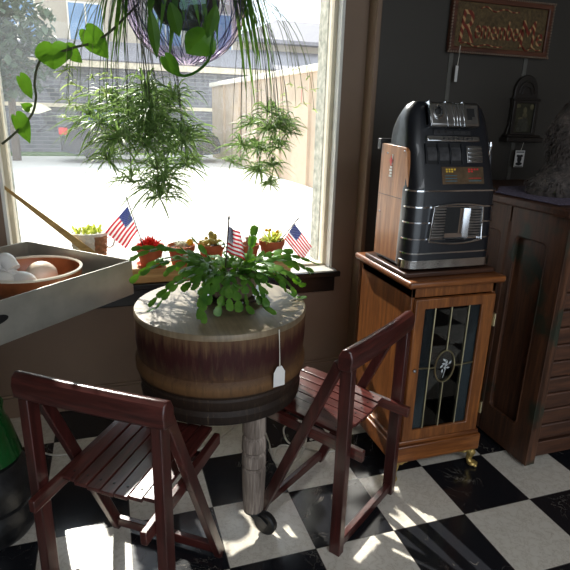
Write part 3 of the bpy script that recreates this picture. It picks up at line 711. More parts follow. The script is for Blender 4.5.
m = MB(); fbox(m, .046, .078, .250, .280, .029, .0315); fbox(m, .046, .066, .238, .252, .029, .0315); m.build('coin_slot', 'void', ch, bevel=.001)
# payout cup
pc = MB(); out, inn = [], []
for i in range(25):
    pass
def cupx(v): return .114 + .010 * (v - .07) / .07
m = MB()
zz0, zz1 = 1.003, 1.138
N = 12
fr_pts = lambda g, y: [(sx + .004 - .118 + g, y, zz0 + g)] + [(sx + .004 - .118 + g + (.236 - 2 * g) * k / N, y - .006 * sin(PI * k / N), zz0 + g - .010 * sin(PI * k / N)) for k in range(1, N)] + [(sx + .004 + .118 - g, y, zz0 + g), (sx + .004 + .108 - g, y, zz1 - g)] + [(sx + .004 + .108 - g - (.216 - 2 * g) * k / N, y - .006 * sin(PI * k / N), zz1 - g + .010 * sin(PI * k / N)) for k in range(1, N)] + [(sx + .004 - .108 + g, y, zz1 - g)]
m.ring_frame(fr_pts(0, 1.668), fr_pts(.007, 1.668), (0, .022, 0)); pcup = m.build('payout_cup', 'chrome', sm, bevel=.002)
for s_ in (-1, 1):
    m = MB()
    for k in range(11):
        z = zz0 + .014 + k * .0105; m.span((sx + .004 + s_ * .108, 1.676, z), (sx + .004 + s_ * .050, 1.690, z + .0065))
    m.build('cup_ribs', 'chromedull', pcup, bevel=.001)
m = MB(); m.span((sx - .045, 1.679, zz0 + .010), (sx + .053, 1.688, zz1 - .008)); m.build('cup_mouth', 'void', pcup, smooth=0)
m = MB(); m.rings([[(sx + .004 + x, y, z) for z in (zz0 + .012, zz1 - .012)] for x, y in ((.050, 1.668), (.040, 1.675), (.030, 1.679), (.012, 1.6785))], closed=False); m.rings([[(sx + .004 + x, y, z) for x in (-.046, .046)] for y, z in ((1.664, zz0 + .012), (1.670, zz0 + .006), (1.678, zz0 + .012), (1.679, zz0 + .03))], closed=False); m.build('cup_bowl', 'chrome', pcup)
lv = MB().tube([(sx + .188, 1.80, 1.12), (sx + .215, 1.80, 1.12), (sx + .222, 1.80, 1.16), (sx + .212, 1.80, 1.30), (sx + .206, 1.80, 1.34)], [.016, .014, .008, .007, .006], 10).build('lever', 'iron', sm)
MB().lathe([(0, 1.285), (.006, 1.288), (.007, 1.33), (.010, 1.338), (.012, 1.35), (.008, 1.362), (0, 1.365)], 12, (sx + .204, 1.80, 0)).build('lever_knob', 'chrome', lv)

# ================================================================== OLD CHEST (right edge)
dk = thing('old_chest', 'weathered brown wooden chest with panelled side and worn green paint', 'chest', (2.2, 2.0, 0))
EX, EY0, EY1 = 1.632, 1.545, 2.44
MB().span((EX + .024, EY0 + .03, .07), (2.85, EY1, 1.10)).build('carcass', 'dresser', dk)
MB().span((EX - .03, EY0 - .02, 1.10), (2.9, EY1 + .03, 1.135)).build('chest_top', 'dresser_x', dk, bevel=.008, seg=3)
fr = MB()
inn1 = rrect(1.632, 1.822, .16, .985, .035, 5); n1 = len(inn1)
def outer_for(x0, x1, z0, z1, n=5):
    o_ = []
    for cx_, cy_, sq in ((x1, z1, 0), (x0, z1, 1), (x0, z0, 2), (x1, z0, 3)): o_ += [(cx_, cy_)] * (n + 1)
    return o_
for (a0, a1, b0, b1) in ((EY0, 1.855, 1.632, 1.822), (1.865, 2.14, 1.905, 2.10), (2.15, EY1, 2.19, 2.39)):
    it = rrect(b0, b1, .16, .985, .03, 5)
    oo = []
    for k, (u_, v_) in enumerate(it):
        q = k // 6; j = k % 6
        cu, cv = ((a1, 1.10), (a0, 1.10), (a0, .018), (a1, .018))[q]
        tcorner = (b1, .985) if q == 0 else (b0, .985) if q == 1 else (b0, .16) if q == 2 else (b1, .16)
        oo.append((cu if (j in (2, 3) or (q in (0, 2) and j < 2) or (q in (1, 3) and j > 3)) else u_, cv if (j in (2, 3) or (q in (0, 2) and j > 3) or (q in (1, 3) and j < 2)) else v_))
    fr.ring_frame([(EX, u_, v_) for u_, v_ in oo], [(EX, u_, v_) for u_, v_ in it], (.026, 0, 0))
fr.build('side_frame', 'dresser', dk, smooth=0)
for b0, b1 in ((1.632, 1.822), (1.905, 2.10)):
    it = rrect(b0 + .004, b1 - .004, .164, .981, .03, 5); m = MB(); m.tube([(EX + .006, u_, v_) for u_, v_ in it + it[:1]], .007, 8); m.build('panel_bead', 'dresser', dk)
m = MB()
for y in (1.856, 2.141):
    for k in (0, .005, .010): m.tube([(EX - .001, y + k - .001, .12), (EX - .001, y + k - .001, 1.03)], .003, 6)
m.build('side_moulding', 'dresser', dk)
m = MB()
for k in range(13):
    z = .13 + k * .0745; m.span((EX + .05, EY0 + .012, z), (2.83, EY0 + .035, z + .070))
m.build('front_boards', 'dresser_x', dk, bevel=.006)
MB().span((EX + .002, EY0, .018), (EX + .05, EY0 + .06, 1.10)).build('corner_post', 'dresser', dk, bevel=.003)
MB().span((EX + .05, EY0 + .008, .05), (2.85, EY0 + .03, .12)).build('base_rail', 'dresser_x', dk, bevel=.003)
for x, y in ((EX + .03, EY0 + .03), (2.82, EY0 + .03), (EX + .03, EY1 - .03), (2.82, EY1 - .03)):
    m = MB(); m.ball((x, y, .011), (.015, .015, .011)); m.lathe([(.016, .03), (.016, .022), (.007, .018), (.007, .01)], 12, (x, y, 0)); m.build('caster', 'chrome', dk)
# things on the chest
o = MB(); o.prism([(1.64 + .0, 1.62, 1.1364), (2.2, 1.62, 1.1364), (2.2, 2.16, 1.1364), (1.80, 2.16, 1.1364), (1.64, 1.98, 1.1364)], (0, 0, 0), (0, 0, .004))
for k in range(26):
    u_ = k / 25; p = V((1.64, 1.62, 1.139)).lerp(V((1.64, 1.98, 1.139)), u_); o.ball(p, (.010, .008, .0025), 8, 4)
    p = V((1.64, 1.62, 1.139)).lerp(V((2.2, 1.62, 1.139)), u_); o.ball(p, (.012, .010, .0025), 8, 4)
tag(o.build('lace_doily', 'lace', loc=(1.9, 1.9, 1.135)), 'violet grey lace runner on the chest top', 'doily')
fg = MB(); R = random.Random(11)
path = [(1.85, 1.87, 1.14), (1.85, 1.87, 1.18), (1.865, 1.875, 1.23), (1.88, 1.88, 1.28), (1.885, 1.88, 1.33), (1.885, 1.88, 1.39), (1.92, 1.88, 1.44), (1.98, 1.88, 1.475), (2.05, 1.88, 1.49), (2.11, 1.88, 1.46)]
rad = [.115, .105, .070, .052, .060, .078, .090, .085, .075, .05]
pp = smooth_path(path, 4); rr = []
for i in range(len(pp)):
    f_ = i / 4; k = min(int(f_), len(rad) - 2); rr.append(rad[k] + (rad[k + 1] - rad[k]) * (f_ - k))
fg.tube(pp, rr, 28)
for v in fg.bm.verts:
    v.co += V((R.uniform(-1, 1), R.uniform(-1, 1), R.uniform(-.6, .6))) * .006
for i in range(1400):
    k = R.randrange(2, len(pp)); a = R.random() * 2 * PI; p = pp[k] + V((cos(a), sin(a) * .9, R.uniform(-.3, .3))) * rr[k]
    d = V((cos(a) * .5, sin(a) * .5, -1 + R.uniform(-.5, .5))).normalized() * R.uniform(.02, .05)
    fg.tube([p - V((cos(a), sin(a), 0)) * .008, p + d * .5 + V((cos(a), sin(a), 0)) * .008, p + d], [.003, .0022, .0006], 4)
for v in fg.bm.verts: v.co.z = max(v.co.z, 1.1395)
tag(fg.build('shaggy_sculpture', 'fur', loc=(1.86, 1.86, 1.139)), 'dark shaggy sculpture leaning over on the chest', 'sculpture')
m = MB()
for k in range(5): m.box((2.045, 1.745, 1.148 + k * .017), (.10, .075, .0155), 0, Matrix.Rotation(.1 * (k % 2), 3, 'Z'))
tag(m.build('card_stack', 'white', loc=(2.045, 1.745, 1.139), bevel=.002), 'small white stack beside the shaggy sculpture at the chest edge', 'stack of cards')

# ================================================================== WALL SIGN, SHRINE, STRAPS
SWY = 2.50
for nm, x, z0, z1, lb in (('hanging_strap', 1.672, 1.40, 1.80, 'grey strap hanging below the left end of the wall sign'), ('hanging_strap', 2.128, 1.08, 1.80, 'grey strap running behind the dark shrine')):
    tag(MB().span((x - .012, SWY - .006, z0), (x + .012, SWY, z1)).build(nm, 'strapgrey', loc=(x, SWY, z0), bevel=.002), lb, 'strap')
sg = thing('wall_sign', 'framed glitter sign with candy striped lettering on the dark wall', 'sign', (1.935, SWY, 1.76))
S0, S1, T0, T1 = 1.632, 2.236, 1.758, 2.02
m = MB(); m.ring_frame([(S0, SWY - .035, T0), (S1, SWY - .035, T0), (S1, SWY - .035, T1), (S0, SWY - .035, T1)], [(S0 + .03, SWY - .035, T0 + .03), (S1 - .03, SWY - .035, T0 + .03), (S1 - .03, SWY - .035, T1 - .03), (S0 + .03, SWY - .035, T1 - .03)], (0, .027, 0)); fr = m.build('sign_frame', 'signframe', sg, bevel=.006)
m = MB()
for k in range(44):
    x = S0 + (S1 - S0) * k / 43
    for z in (T0 + .004, T1 - .004): m.ball((x, SWY - .036, z), .0055, 6, 5)
for k in range(1, 19):
    z = T0 + (T1 - T0) * k / 19
    for x in (S0 + .004, S1 - .004): m.ball((x, SWY - .036, z), .0055, 6, 5)
m.build('beading', 'bead', fr)
MB().span((S0 + .025, SWY - .02, T0 + .025), (S1 - .025, SWY - .008, T1 - .025)).build('sign_panel', 'signpanel', sg, smooth=0)
def letters(txt, size, x, z, par, name, shear=.12, mt='letters', y=None, ext=.003, sy=1.0):
    cu = bpy.data.curves.new(name, 'FONT'); cu.body = txt; cu.size = size; cu.extrude = ext; cu.shear = shear
    ob = bpy.data.objects.new(name, cu); COL.objects.link(ob)
    dg = bpy.context.evaluated_depsgraph_get(); me = bpy.data.meshes.new_from_object(ob.evaluated_get(dg))
    bpy.data.objects.remove(ob); bpy.data.curves.remove(cu)
    me.transform(Matrix.Translation((x, y, z)) @ Matrix.Rotation(PI / 2, 4, 'X') @ Matrix.Diagonal((1, sy, 1, 1)))
    bm = bmesh.new(); bm.from_mesh(me); bpy.data.meshes.remove(me)
    q = MB(); q.bm.free(); q.bm = bm
    for f in bm.faces: f.material_index = 0
    return q.build(name, mt, par, smooth=0, normals=False)
ly = SWY - .022
letters('R', .165, 1.678, 1.808, sg, 'lettering', y=ly, sy=1.3); letters('emember', .076, 1.775, 1.832, sg, 'lettering', y=ly, sy=1.7); letters('M', .130, 2.048, 1.808, sg, 'lettering', y=ly, shear=.05, sy=1.4); letters('e', .09, 2.150, 1.818, sg, 'lettering', y=ly, sy=1.4)
m = MB()
for k, (x0, z0, x1, z1, h_) in enumerate(((1.70, 1.80, 1.95, 1.80, .010), (1.80, 1.965, 2.03, 1.965, .012), (2.05, 1.80, 2.19, 1.795, .014))):
    m.tube([(x0 + (x1 - x0) * i / 14, ly - .003, z0 + h_ * sin(i * .9) * (1 - i / 18)) for i in range(15)], .0032, 6)
m.build('scrollwork', 'letters', sg)
def price_tag(name, label, top, ln, w_, h_, sway=(0, 0), rz=0, mt='white', notch=True, y_off=0):
    top = V(top); t = thing(name, label, 'price tag', top, 0)
    p1 = top + V((sway[0], sway[1], -ln)); R_ = Matrix.Rotation(rz, 3, 'Z')
    m = MB(); m.tube([top, top.lerp(p1, .5) + V((.001, -.001, 0)), p1], .0011, 5); m.tube([top + V((.002, .001, 0)), p1 + V((.002, .0, 0))], .0009, 5); m.build('string', 'string', t)
    c = p1
    ou = [V((-w_ / 2, 0, -h_)), V((w_ / 2, 0, -h_)), V((w_ / 2, 0, -h_ * .3)), V((w_ * .2, 0, 0)), V((-w_ * .2, 0, 0)), V((-w_ / 2, 0, -h_ * .3))] if notch else [V((-w_ / 2, 0, -h_)), V((w_ / 2, 0, -h_)), V((w_ / 2, 0, 0)), V((-w_ / 2, 0, 0))]
    m = MB(); m.prism([c + V((0, 0, .003)) + R_ @ p for p in ou], (0, 0, 0), R_ @ V((0, .0012, 0))); cd2 = m.build('tag_card', mt, t, smooth=0)
    return t, cd2, c
price_tag('price_tag', 'white paper tag hanging on string from the wall sign', (1.695, SWY - .037, 1.79), .095, .026, .075, (-.004, 0), .5, notch=False)
# shrine
sh = thing('wall_shrine', 'black carved arched frame with a dark picture on the wall', 'picture frame', (2.155, SWY, 1.33))
hx = 2.150
ol = [(hx - .098, 1.37), (hx - .082, 1.43), (hx - .080, 1.54), (hx - .088, 1.555), (hx - .075, 1.57)] + [(hx + .075 * cos(a), 1.59 + .088 * sin(a)) for a in [PI - PI * i / 12 for i in range(13)]] + [(hx + .075, 1.57), (hx + .088, 1.555), (hx + .080, 1.54), (hx + .082, 1.43), (hx + .098, 1.37)]
m = MB(); m.prism([(x, SWY - .022, z) for x, z in ol], (0, 0, 0), (0, .022, 0)); m.build('back_board', 'shrine', sh, bevel=.004)
m = MB(); m.span((hx - .118, SWY - .065, 1.335), (hx + .118, SWY, 1.362)); m.span((hx - .108, SWY - .055, 1.362), (hx + .108, SWY, 1.374)); m.build('ledge', 'shrine', sh, bevel=.005)
m = MB(); m.ring_frame([(hx - .082, SWY - .036, 1.374), (hx + .082, SWY - .036, 1.374), (hx + .082, SWY - .036, 1.552), (hx - .082, SWY - .036, 1.552)], [(hx - .058, SWY - .036, 1.386), (hx + .058, SWY - .036, 1.386), (hx + .058, SWY - .036, 1.536), (hx - .058, SWY - .036, 1.536)], (0, .014, 0)); m.span((hx - .09, SWY - .042, 1.548), (hx + .09, SWY - .02, 1.560)); m.build('moulding', 'shrine', sh, bevel=.004)
m = MB(); m.tube([(hx + .05 * cos(a), SWY - .024, 1.585 + .06 * sin(a)) for a in [PI - PI * i / 10 for i in range(11)]], .005, 6); m.tube([(hx + .03 * cos(a), SWY - .024, 1.582 + .038 * sin(a)) for a in [PI - PI * i / 10 for i in range(11)]], .004, 6); m.build('carving', 'shrine', sh)
pcx = MB().span((hx - .058, SWY - .026, 1.386), (hx + .058, SWY - .0225, 1.536)).build('picture', 'portrait', sh, smooth=0)
m = MB()
for x, z, a, b in ((.004, 1.500, .012, .017), (-.044, 1.522, .016, .010), (.046, 1.518, .013, .014), (.006, 1.474, .016, .014), (-.01, 1.458, .026, .008)): m.ball((hx + x, SWY - .0262, z), (a, .0006, b), 12, 6)
m.build('pale_shapes', 'printpale', pcx)
m = MB()
for x, z, a, b in ((0, 1.435, .034, .032), (-.012, 1.405, .03, .018), (.02, 1.41, .026, .02)): m.ball((hx + x, SWY - .0264, z), (a, .0006, b), 14, 6)
m.build('grey_shapes', 'printgrey', pcx)
t, cdq, c = price_tag('picture_tag', 'small printed card hanging from the dark shrine', (2.160, SWY - .045, 1.334), .045, .062, .088, (-.012, 0), 0, notch=False)
t['category'] = 'tag'
m = MB()
for x, z, a, b in ((0, -.042, .015, .022), (-.012, -.026, .009, .007), (.012, -.026, .009, .007), (0, -.068, .022, .009)): m.ball(c + V((x, -.0003, z)), (a, .0004, b), 12, 6)
m.span(c + V((-.026, -.0006, -.008)), c + V((.026, 0, -.003))); m.span(c + V((-.026, -.0006, -.083)), c + V((.026, 0, -.079))); m.build('print', 'ink', cdq, smooth=0)

# tag on the round table
price_tag('price_tag', 'white paper tag on a string down the side of the round table', (.479, 1.486, .793), .122, .042, .070, (.0, -.016), .25)

# ================================================================== TRAY AT LEFT
A_ = V((.065, 2.036, 0)); uw = V((-.7071, .7071, 0)); ul = V((-.7071, -.7071, 0)); TW, TL = .58, .86; z0, z1 = .765, .90
q = lambda a, b, z: A_ + uw * a + ul * b + V((0, 0, z))
tr = thing('metal_tray', 'deep galvanised steel tray jutting in from the left edge', 'tray', q(TW / 2, TL / 2, z0), math.radians(135))
m = MB(); th = .006
m.prism([q(0, 0, z0), q(TW, 0, z0), q(TW, TL, z0), q(0, TL, z0)], (0, 0, 0), (0, 0, th))
for c4 in (((0, 0), (th, 0), (th, TL), (0, TL)), ((TW - th, 0), (TW, 0), (TW, TL), (TW - th, TL)), ((th, 0), (TW - th, 0), (TW - th, th), (th, th)), ((th, TL - th), (TW - th, TL - th), (TW - th, TL), (th, TL))):
    m.prism([q(a, b, z0 + th) for a, b in c4], (0, 0, 0), (0, 0, z1 - z0 - th))
m.build('tray_shell', 'galv', tr, bevel=.0015)
m = MB(); m.rings([[q(-.001 + o2, .585 + .055 * cos(t * PI / 12) , .845 + .016 * sin(t * PI / 12)) for t in range(24)] for o2 in (-.0006, .004)]); m.build('hand_hole', 'void', tr)
m = MB()
m.ball(q(.30, .0075, .862), (.012, .006, .006), 10, 6); m.build('rivet', 'iron', tr)
# bowl inside
bc = q(.293, .216, 0); bz = z0 + th
m = MB(); m.lathe([(0, 0), (.07, 0), (.12, .025), (.158, .07), (.172, .105), (.178, .108), (.180, .102)], 48); 
bw_ = thing('glazed_bowl', 'wide brown glazed bowl with cream rim inside the metal tray', 'bowl', bc + V((0, 0, bz)))
MB().lathe([(.0, .0), (.09, 0), (.145, .022), (.175, .066), (.180, .100)], 48, mat=0).build('bowl_body', 'copper', bw_, world=False)
MB().lathe([(.0, .006), (.09, .006), (.140, .026), (.168, .070), (.171, .100)], 48).build('bowl_inside', 'copper', bw_, world=False)
MB().lathe([(.180, .100), (.181, .106), (.175, .109), (.170, .105), (.171, .100)], 48).build('bowl_rim', 'rim', bw_, world=False)
eg = at(42, 276, z=.862)
tag(MB().ball((0, 0, 0), (.057, .055, .054), 24, 14).build('shell_ball', 'egg', loc=None), 'round mottled white shell ball in the brown glazed bowl', 'ball').location = (-.262, 2.112, .839)
fgp = V((-.352, 2.035, .87))
cf = thing('ceramic_figure', 'white ceramic figure lying in the glazed bowl beside the shell ball', 'figurine', (fgp.x, fgp.y, .80))
m = MB(); bx, by = fgp.x, fgp.y
m.ball((bx + .035, by - .03, .848), (.058, .042, .040), 20, 12, 0, Matrix.Rotation(-.5, 3, 'Z')); m.ball((bx - .025, by - .045, .852), (.05, .045, .045), 20, 12)
m.tube(smooth_path([(bx - .05, by + .0, .86), (bx - .035, by + .01, .905), (bx - .01, by + .0, .925), (bx + .012, by - .02, .895)], 5), [.026] * 16, 14); m.build('body', 'ceramic', cf)
m = MB(); m.tube([(bx - .02, by - .02, .885), (bx + .015, by - .03, .883), (bx + .05, by - .045, .862)], [.018, .015, .008], 10); m.build('arm', 'ceramic', cf)
# stand under the tray, mostly outside the frame
st = thing('tray_stand', 'dark square post under the metal tray', 'stand', (-.62, 1.98, 0))
m = MB(); m.span((-.66, 1.94, .02), (-.58, 2.02, .735)); m.build('post', 'darkwood', st, bevel=.004)
m = MB(); m.bar((-.35, 2.25, .749), (-.89, 1.71, .749), .06, .03, side=(.7, -.7, 0)); m.bar((-.89, 2.25, .749), (-.45, 1.81, .749), .06, .03, side=(.7, .7, 0)); m.build('top_arm', 'darkwood', st)
m = MB(); m.bar((-.80, 2.16, .015), (-.48, 2.0, .015), .03, .06, side=(0, 0, 1)); m.bar((-.80, 1.82, .015), (-.48, 2.1, .015), .03, .06, side=(0, 0, 1)); m.build('foot', 'darkwood', st)
# stick
pA, pB = at(4, 187, y=2.60), at(75, 241, y=2.495)
d = (pB - pA).normalized()
tag(MB().rings([[p + V((0, 1, 0)) * t_ * a + d.cross(V((0, 1, 0))).normalized() * h_ * b for a, b in ((-1, -1), (1, -1), (1, 1), (-1, 1))] for p, h_, t_ in ((pA - d * .03, .004, .003), (pA, .006, .004), (pA.lerp(pB, .5), .011, .005), (pB, .015, .006), (pB + d * .19, .018, .006))]).build('wooden_stick', 'stick', loc=tuple(pB), bevel=.002), 'long tapering tan wooden stick leaning against the window', 'stick')

# green vase on black pot at lower left
bp = MB(); PX, PY = -.475, 1.80
tag(bp.lathe([(0, 0), (.13, 0), (.150, .03), (.155, .09), (.146, .128), (.136, .134), (.146, .142), (.150, .19), (.140, .245), (.115, .28), (.02, .29), (0, .29)], 40, (PX, PY, 0)).build('clay_pot', 'blackpot', loc=(PX, PY, 0)), 'scuffed black upturned clay pot on the floor at the left edge', 'pot')
tag(MB().lathe([(0, .291), (.11, .291), (.125, .30), (.112, .36), (.098, .42), (.088, .44), (.084, .47), (.088, .49), (.08, .49), (.075, .45), (0, .42)], 40, (PX, PY, 0)).build('green_vase', 'green', loc=(PX, PY, .291)), 'glossy green flared vase standing on the black pot', 'vase')

# cables
pts = [at(*p, z=.006) for p in [(262, 425), (268, 440), (275, 462), (290, 462), (292, 448), (280, 446), (274, 456), (283, 466), (300, 456), (306, 436), (296, 424), (284, 428), (288, 442), (306, 448), (330, 452), (338, 444), (325, 436), (310, 440)]]
for k, p in enumerate(pts): p.z = .0055 + .0005 * (k % 3)
tag(MB().tube(smooth_path(pts, 8), .0045, 8).build('cable', 'cable', loc=tuple(pts[0])), 'white cable coiled loosely on the floor under the table', 'cable')
pts = [at(*p, z=.006) for p in [(236, 424), (222, 436), (205, 446), (190, 450), (150, 440), (100, 448), (60, 455), (40, 452)]]
for p in pts: p.z = .0055
tag(MB().tube(smooth_path(pts, 8), .0042, 8).build('cable', 'cable', loc=tuple(pts[0])), 'white cable running along the floor behind the left chair', 'cable')

# ================================================================== SILL PLANTS
PLZ = .732
tag(MB().span((-.24, 2.505, WZ0), (.865, 2.61, PLZ)).build('wooden_plank', 'plank', loc=(.3, 2.55, WZ0), bevel=.004), 'thick pale pine plank lying on the window sill', 'plank')
PY_ = 2.552
def pot_on(px, label, w_top=.136, h_=.096, saucer=True, s=1.0):
    x = at(px, 258, y=PY_).x; z = PLZ
    if saucer:
        o = MB().lathe([(0, 0), (.056 * s, 0), (.068 * s, .015), (.064 * s, .015), (.054 * s, .005), (0, .005)], 28).build('saucer', 'terra', loc=None)
        o.location = (x, PY_, z); tag(o, 'terracotta saucer under the ' + label[1], 'saucer'); z += .0055
    t = thing('potted_cactus', label[0], 'potted plant', (x, PY_, z))
    r = w_top / 2
    MB().lathe([(0, 0), (r * .68, 0), (r * .88, h_ * .72), (r * .96, h_ * .74), (r, h_), (r * .92, h_), (r * .86, h_ * .86), (0, h_ * .86)], 32).build('pot', 'terra', t, world=False)
    MB().lathe([(r * .86, 0), (r * .5, .005), (0, .006)], 20, (0, 0, h_ * .86)).build('soil', 'soil', t, world=False)
    return t, x, z + h_ * .86
R = random.Random(21)
t, xR, zR = pot_on(150.5, ('terracotta pot of spiky red cactus left of the window sill row', 'red cactus pot'))
m = MB()
for i in range(70):
    a = R.random() * 2 * PI; e = R.uniform(.1, 1.4); L = R.uniform(.035, .055); c0 = V((xR + R.uniform(-.015, .015), PY_, zR + .006)); dd = V((cos(a) * cos(e), sin(a) * cos(e), sin(e)))
    m.tube([c0, c0 + dd * L * .6, c0 + dd * L], [.006, .006, .002], 5)
m.build('red_cactus', 'redflower', t)
t, xF, zF = pot_on(181.5, ('terracotta pot of white fuzzy cactus with a yellow flower', 'fuzzy cactus pot'), saucer=False)
m = MB()
for k in range(9):
    a = k * 2.4; rr = .004 * k; m.ball((xF + rr * cos(a), PY_ + rr * sin(a), zF + .010), (.015, .015, .018), 10, 8)
for i in range(240):
    a = R.random() * 2 * PI; u_ = R.random(); p = V((xF + .036 * math.sqrt(u_) * cos(a), PY_ + .036 * math.sqrt(u_) * sin(a), zF + .018)); m.tube([p, p + V((R.uniform(-1, 1), R.uniform(-1, 1), 1.2)) * .009], [.0009, .0003], 3)
m.build('fuzzy_cactus', 'fuzz', t)
m = MB(); m.ball((xF + .042, PY_ - .012, zF + .028), .013, 10, 8)
for k in range(8): m.ball((xF + .042 + .012 * cos(k * PI / 4), PY_ - .012, zF + .028 + .012 * sin(k * PI / 4)), (.006, .006, .006), 8, 6)
m.build('yellow_flower', 'yellowflower', t)
t, xJ, zJ = pot_on(211.5, ('terracotta pot of plump yellow green succulent rosettes', 'succulent pot'), saucer=False)
m = MB()
for i in range(26):
    a = R.random() * 2 * PI; rr = .048 * R.random() ** .5; h2 = R.uniform(.01, .065) * (1.1 - rr / .07)
    m.ball((xJ + rr * cos(a), PY_ + rr * sin(a), zJ + h2), (.011, .011, .018), 10, 8, 0, Matrix.Rotation(R.uniform(-.7, .7), 3, 'X') @ Matrix.Rotation(R.uniform(-.7, .7), 3, 'Y'))
m.build('succulent', 'succ', t)
t, xD, zD = pot_on(249, ('terracotta pot of dry pinkish twigs half hidden behind the holiday cactus', 'dry twig pot'), .105, .085, saucer=False)
m = MB()
for i in range(90):
    a = R.random() * 2 * PI; e = R.uniform(.5, 1.5); L = R.uniform(.03, .06); c0 = V((xD, PY_, zD)); dd = V((cos(a) * cos(e), sin(a) * cos(e), sin(e)))
    m.tube([c0 + V((cos(a), sin(a), 0)) * .02 * R.random(), c0 + dd * L + V((0, 0, .004))], [.0022, .001], 4)
m.build('dry_twigs', 'dry', t)
t, xY, zY = pot_on(271.5, ('terracotta pot of yellow green leafy cactus at the right of the sill row', 'leafy cactus pot'))
m = MB()
for i in range(60):
    a = R.random() * 2 * PI; e = R.uniform(.2, 1.4); L = R.uniform(.03, .075); c0 = V((xY + .02 * cos(a), PY_ + .02 * sin(a), zY)); dd = V((cos(a) * cos(e), sin(a) * cos(e), sin(e)))
    m.strip(bez(c0, c0 + dd * L, c0 + dd * L + V((cos(a), sin(a), -.5)) * .015, 4), [.004, .011, .013, .010, .002], None)
m.build('leaves', 'yg', t)
m = MB()
for i in range(9):
    a = R.random() * 2 * PI; m.ball((xY + .03 * cos(a), PY_ + .03 * sin(a), zY + R.uniform(.03, .065)), .008, 8, 6)
m.build('yellow_flower', 'yellowflower', t)
for s_, px in ((1, 285), (-1, 259)):
    pass
# wicker planter
bxp = at(90, 250, y=2.56)
bk = thing('wicker_planter', 'white and brown woven planter with ring handle and leafy seedlings', 'planter', (bxp.x, 2.578, PLZ))
BH = .165
m = MB(); k_ = 0
nn = 40
rings_ = []
for i in range(34):
    z = PLZ + BH * i / 33; r = .060 + .016 * i / 33
    rings_.append([(bxp.x + (r + (.006 if ((j // 2) + (i // 3)) % 2 else -.002) * (1 if i % 3 == 1 else .4)) * cos(2 * PI * j / nn) * 1.05, 2.578 + (r * .78 + (.006 if ((j // 2) + (i // 3)) % 2 else -.002)) * sin(2 * PI * j / nn), z) for j in range(nn)])
m.rings(rings_, 0, True, True)
for f in m.bm.faces:
    c = f.calc_center_median()
    if c.x > bxp.x + .022 and c.z < PLZ + BH * .93: f.material_index = 1
m.build('woven_basket', ['wicker', 'wickerbrown'], bk)
m = MB(); m.tube([(bxp.x + .075 * 1.05 * cos(a), 2.578 + .060 * sin(a), PLZ + BH) for a in [2 * PI * i / 30 for i in range(31)]], .005, 6); m.build('basket_rim', 'wicker', bk)
m = MB(); m.tube([(bxp.x + .088 + .022 * sin(a), 2.56, PLZ + BH - .032 + .035 * cos(a)) for a in [2 * PI * i / 20 for i in range(21)]], .004, 6); m.build('ring_handle', 'wicker', bk)
m = MB()
for i in range(46):
    a = R.random() * 2 * PI; rr = .058 * R.random() ** .5; c0 = V((bxp.x + rr * cos(a), 2.578 + rr * .7 * sin(a), PLZ + BH - .005)); L = R.uniform(.02, .05)
    dd = V((R.uniform(-.6, .6), R.uniform(-.6, .6), 1)).normalized(); sdv = V((R.uniform(-1, 1), R.uniform(-1, 1), 0))
    m.strip([c0, c0 + dd * L * .5, c0 + dd * L * .8, c0 + dd * L], [.003, .014, .016, .003], sdv)
m.build('seedlings', 'yg', bk)

# ================================================================== FLAGS
def flag(label, ptop, pbot, c_tl, c_tr, c_br, c_bl, wave=.006, ph=0):
    """c_tl, c_bl run down the pole (hoist); c_tr, c_br are the fly"""
    t = thing('small_flag', label, 'flag', tuple(pbot), group=None)
    MB().tube([pbot, ptop], .0024, 8).build('pole', 'darkwood', t)
    dd = (V(ptop) - V(pbot)).normalized()
    MB().lathe([(0, 0), (.0035, .001), (.004, .007), (.002, .014), (0, .018)], 8).build('finial', 'ink', t, world=False).matrix_local = Matrix.Translation(V(ptop) - V(pbot)) @ dd.to_track_quat('Z', 'Y').to_matrix().to_4x4()
    nx, ny = 30, 26
    nrm = (c_tr - c_tl).cross(c_bl - c_tl).normalized()
    G = lambda u_, v_: c_tl * (1 - u_) * (1 - v_) + c_tr * u_ * (1 - v_) + c_br * u_ * v_ + c_bl * (1 - u_) * v_ + nrm * wave * sin(u_ * 7 + v_ * 2.2 + ph) * u_ ** .7
    m = MB(); g = [[m.bm.verts.new(G(i / nx, j / ny)) for i in range(nx + 1)] for j in range(ny + 1)]
    for j in range(ny):
        for i in range(nx):
            f = m.bm.faces.new((g[j][i], g[j][i + 1], g[j + 1][i + 1], g[j + 1][i]))
            f.material_index = 2 if (i < 12 and j < 14) else (0 if (j // 2) % 2 == 0 else 1)
    cl = m.build('cloth', ['flagred', 'flagwhite', 'flagblue'], t)
    m = MB()
    for r_ in range(9):
        for c_ in range(6 if r_ % 2 == 0 else 5):
            u_ = .4 * ((c_ + .5 + (.5 if r_ % 2 else 0)) / 6); v_ = (14 / 26) * (r_ + .5) / 9
            p = G(u_, v_); ex = (G(u_ + .01, v_) - p).normalized(); ey = (G(u_, v_ + .01) - p).normalized(); nn2 = ex.cross(ey).normalized()
            for s_ in (1, -1):
                vs_ = [m.bm.verts.new(p + nn2 * s_ * .0009 + (ex * cos(k * PI / 5 - PI / 2) + ey * sin(k * PI / 5 - PI / 2)) * (.0038 if k % 2 == 0 else .0016)) for k in range(10)]
                m.bm.faces.new(vs_)
    m.build('stars', 'flagwhite', cl, smooth=0)
    return t
y1 = 2.552
flag('small American flag leaning left from the red cactus pot', at(127.3, 200, y=y1 - .01), V((xR - .028, y1 - .012, zR)), at(127.6, 206, y=y1 - .01), at(105, 232.5, y=y1 - .04), at(125.5, 248.5, y=y1 - .05), at(137.5, 231, y=y1 - .015), .006)
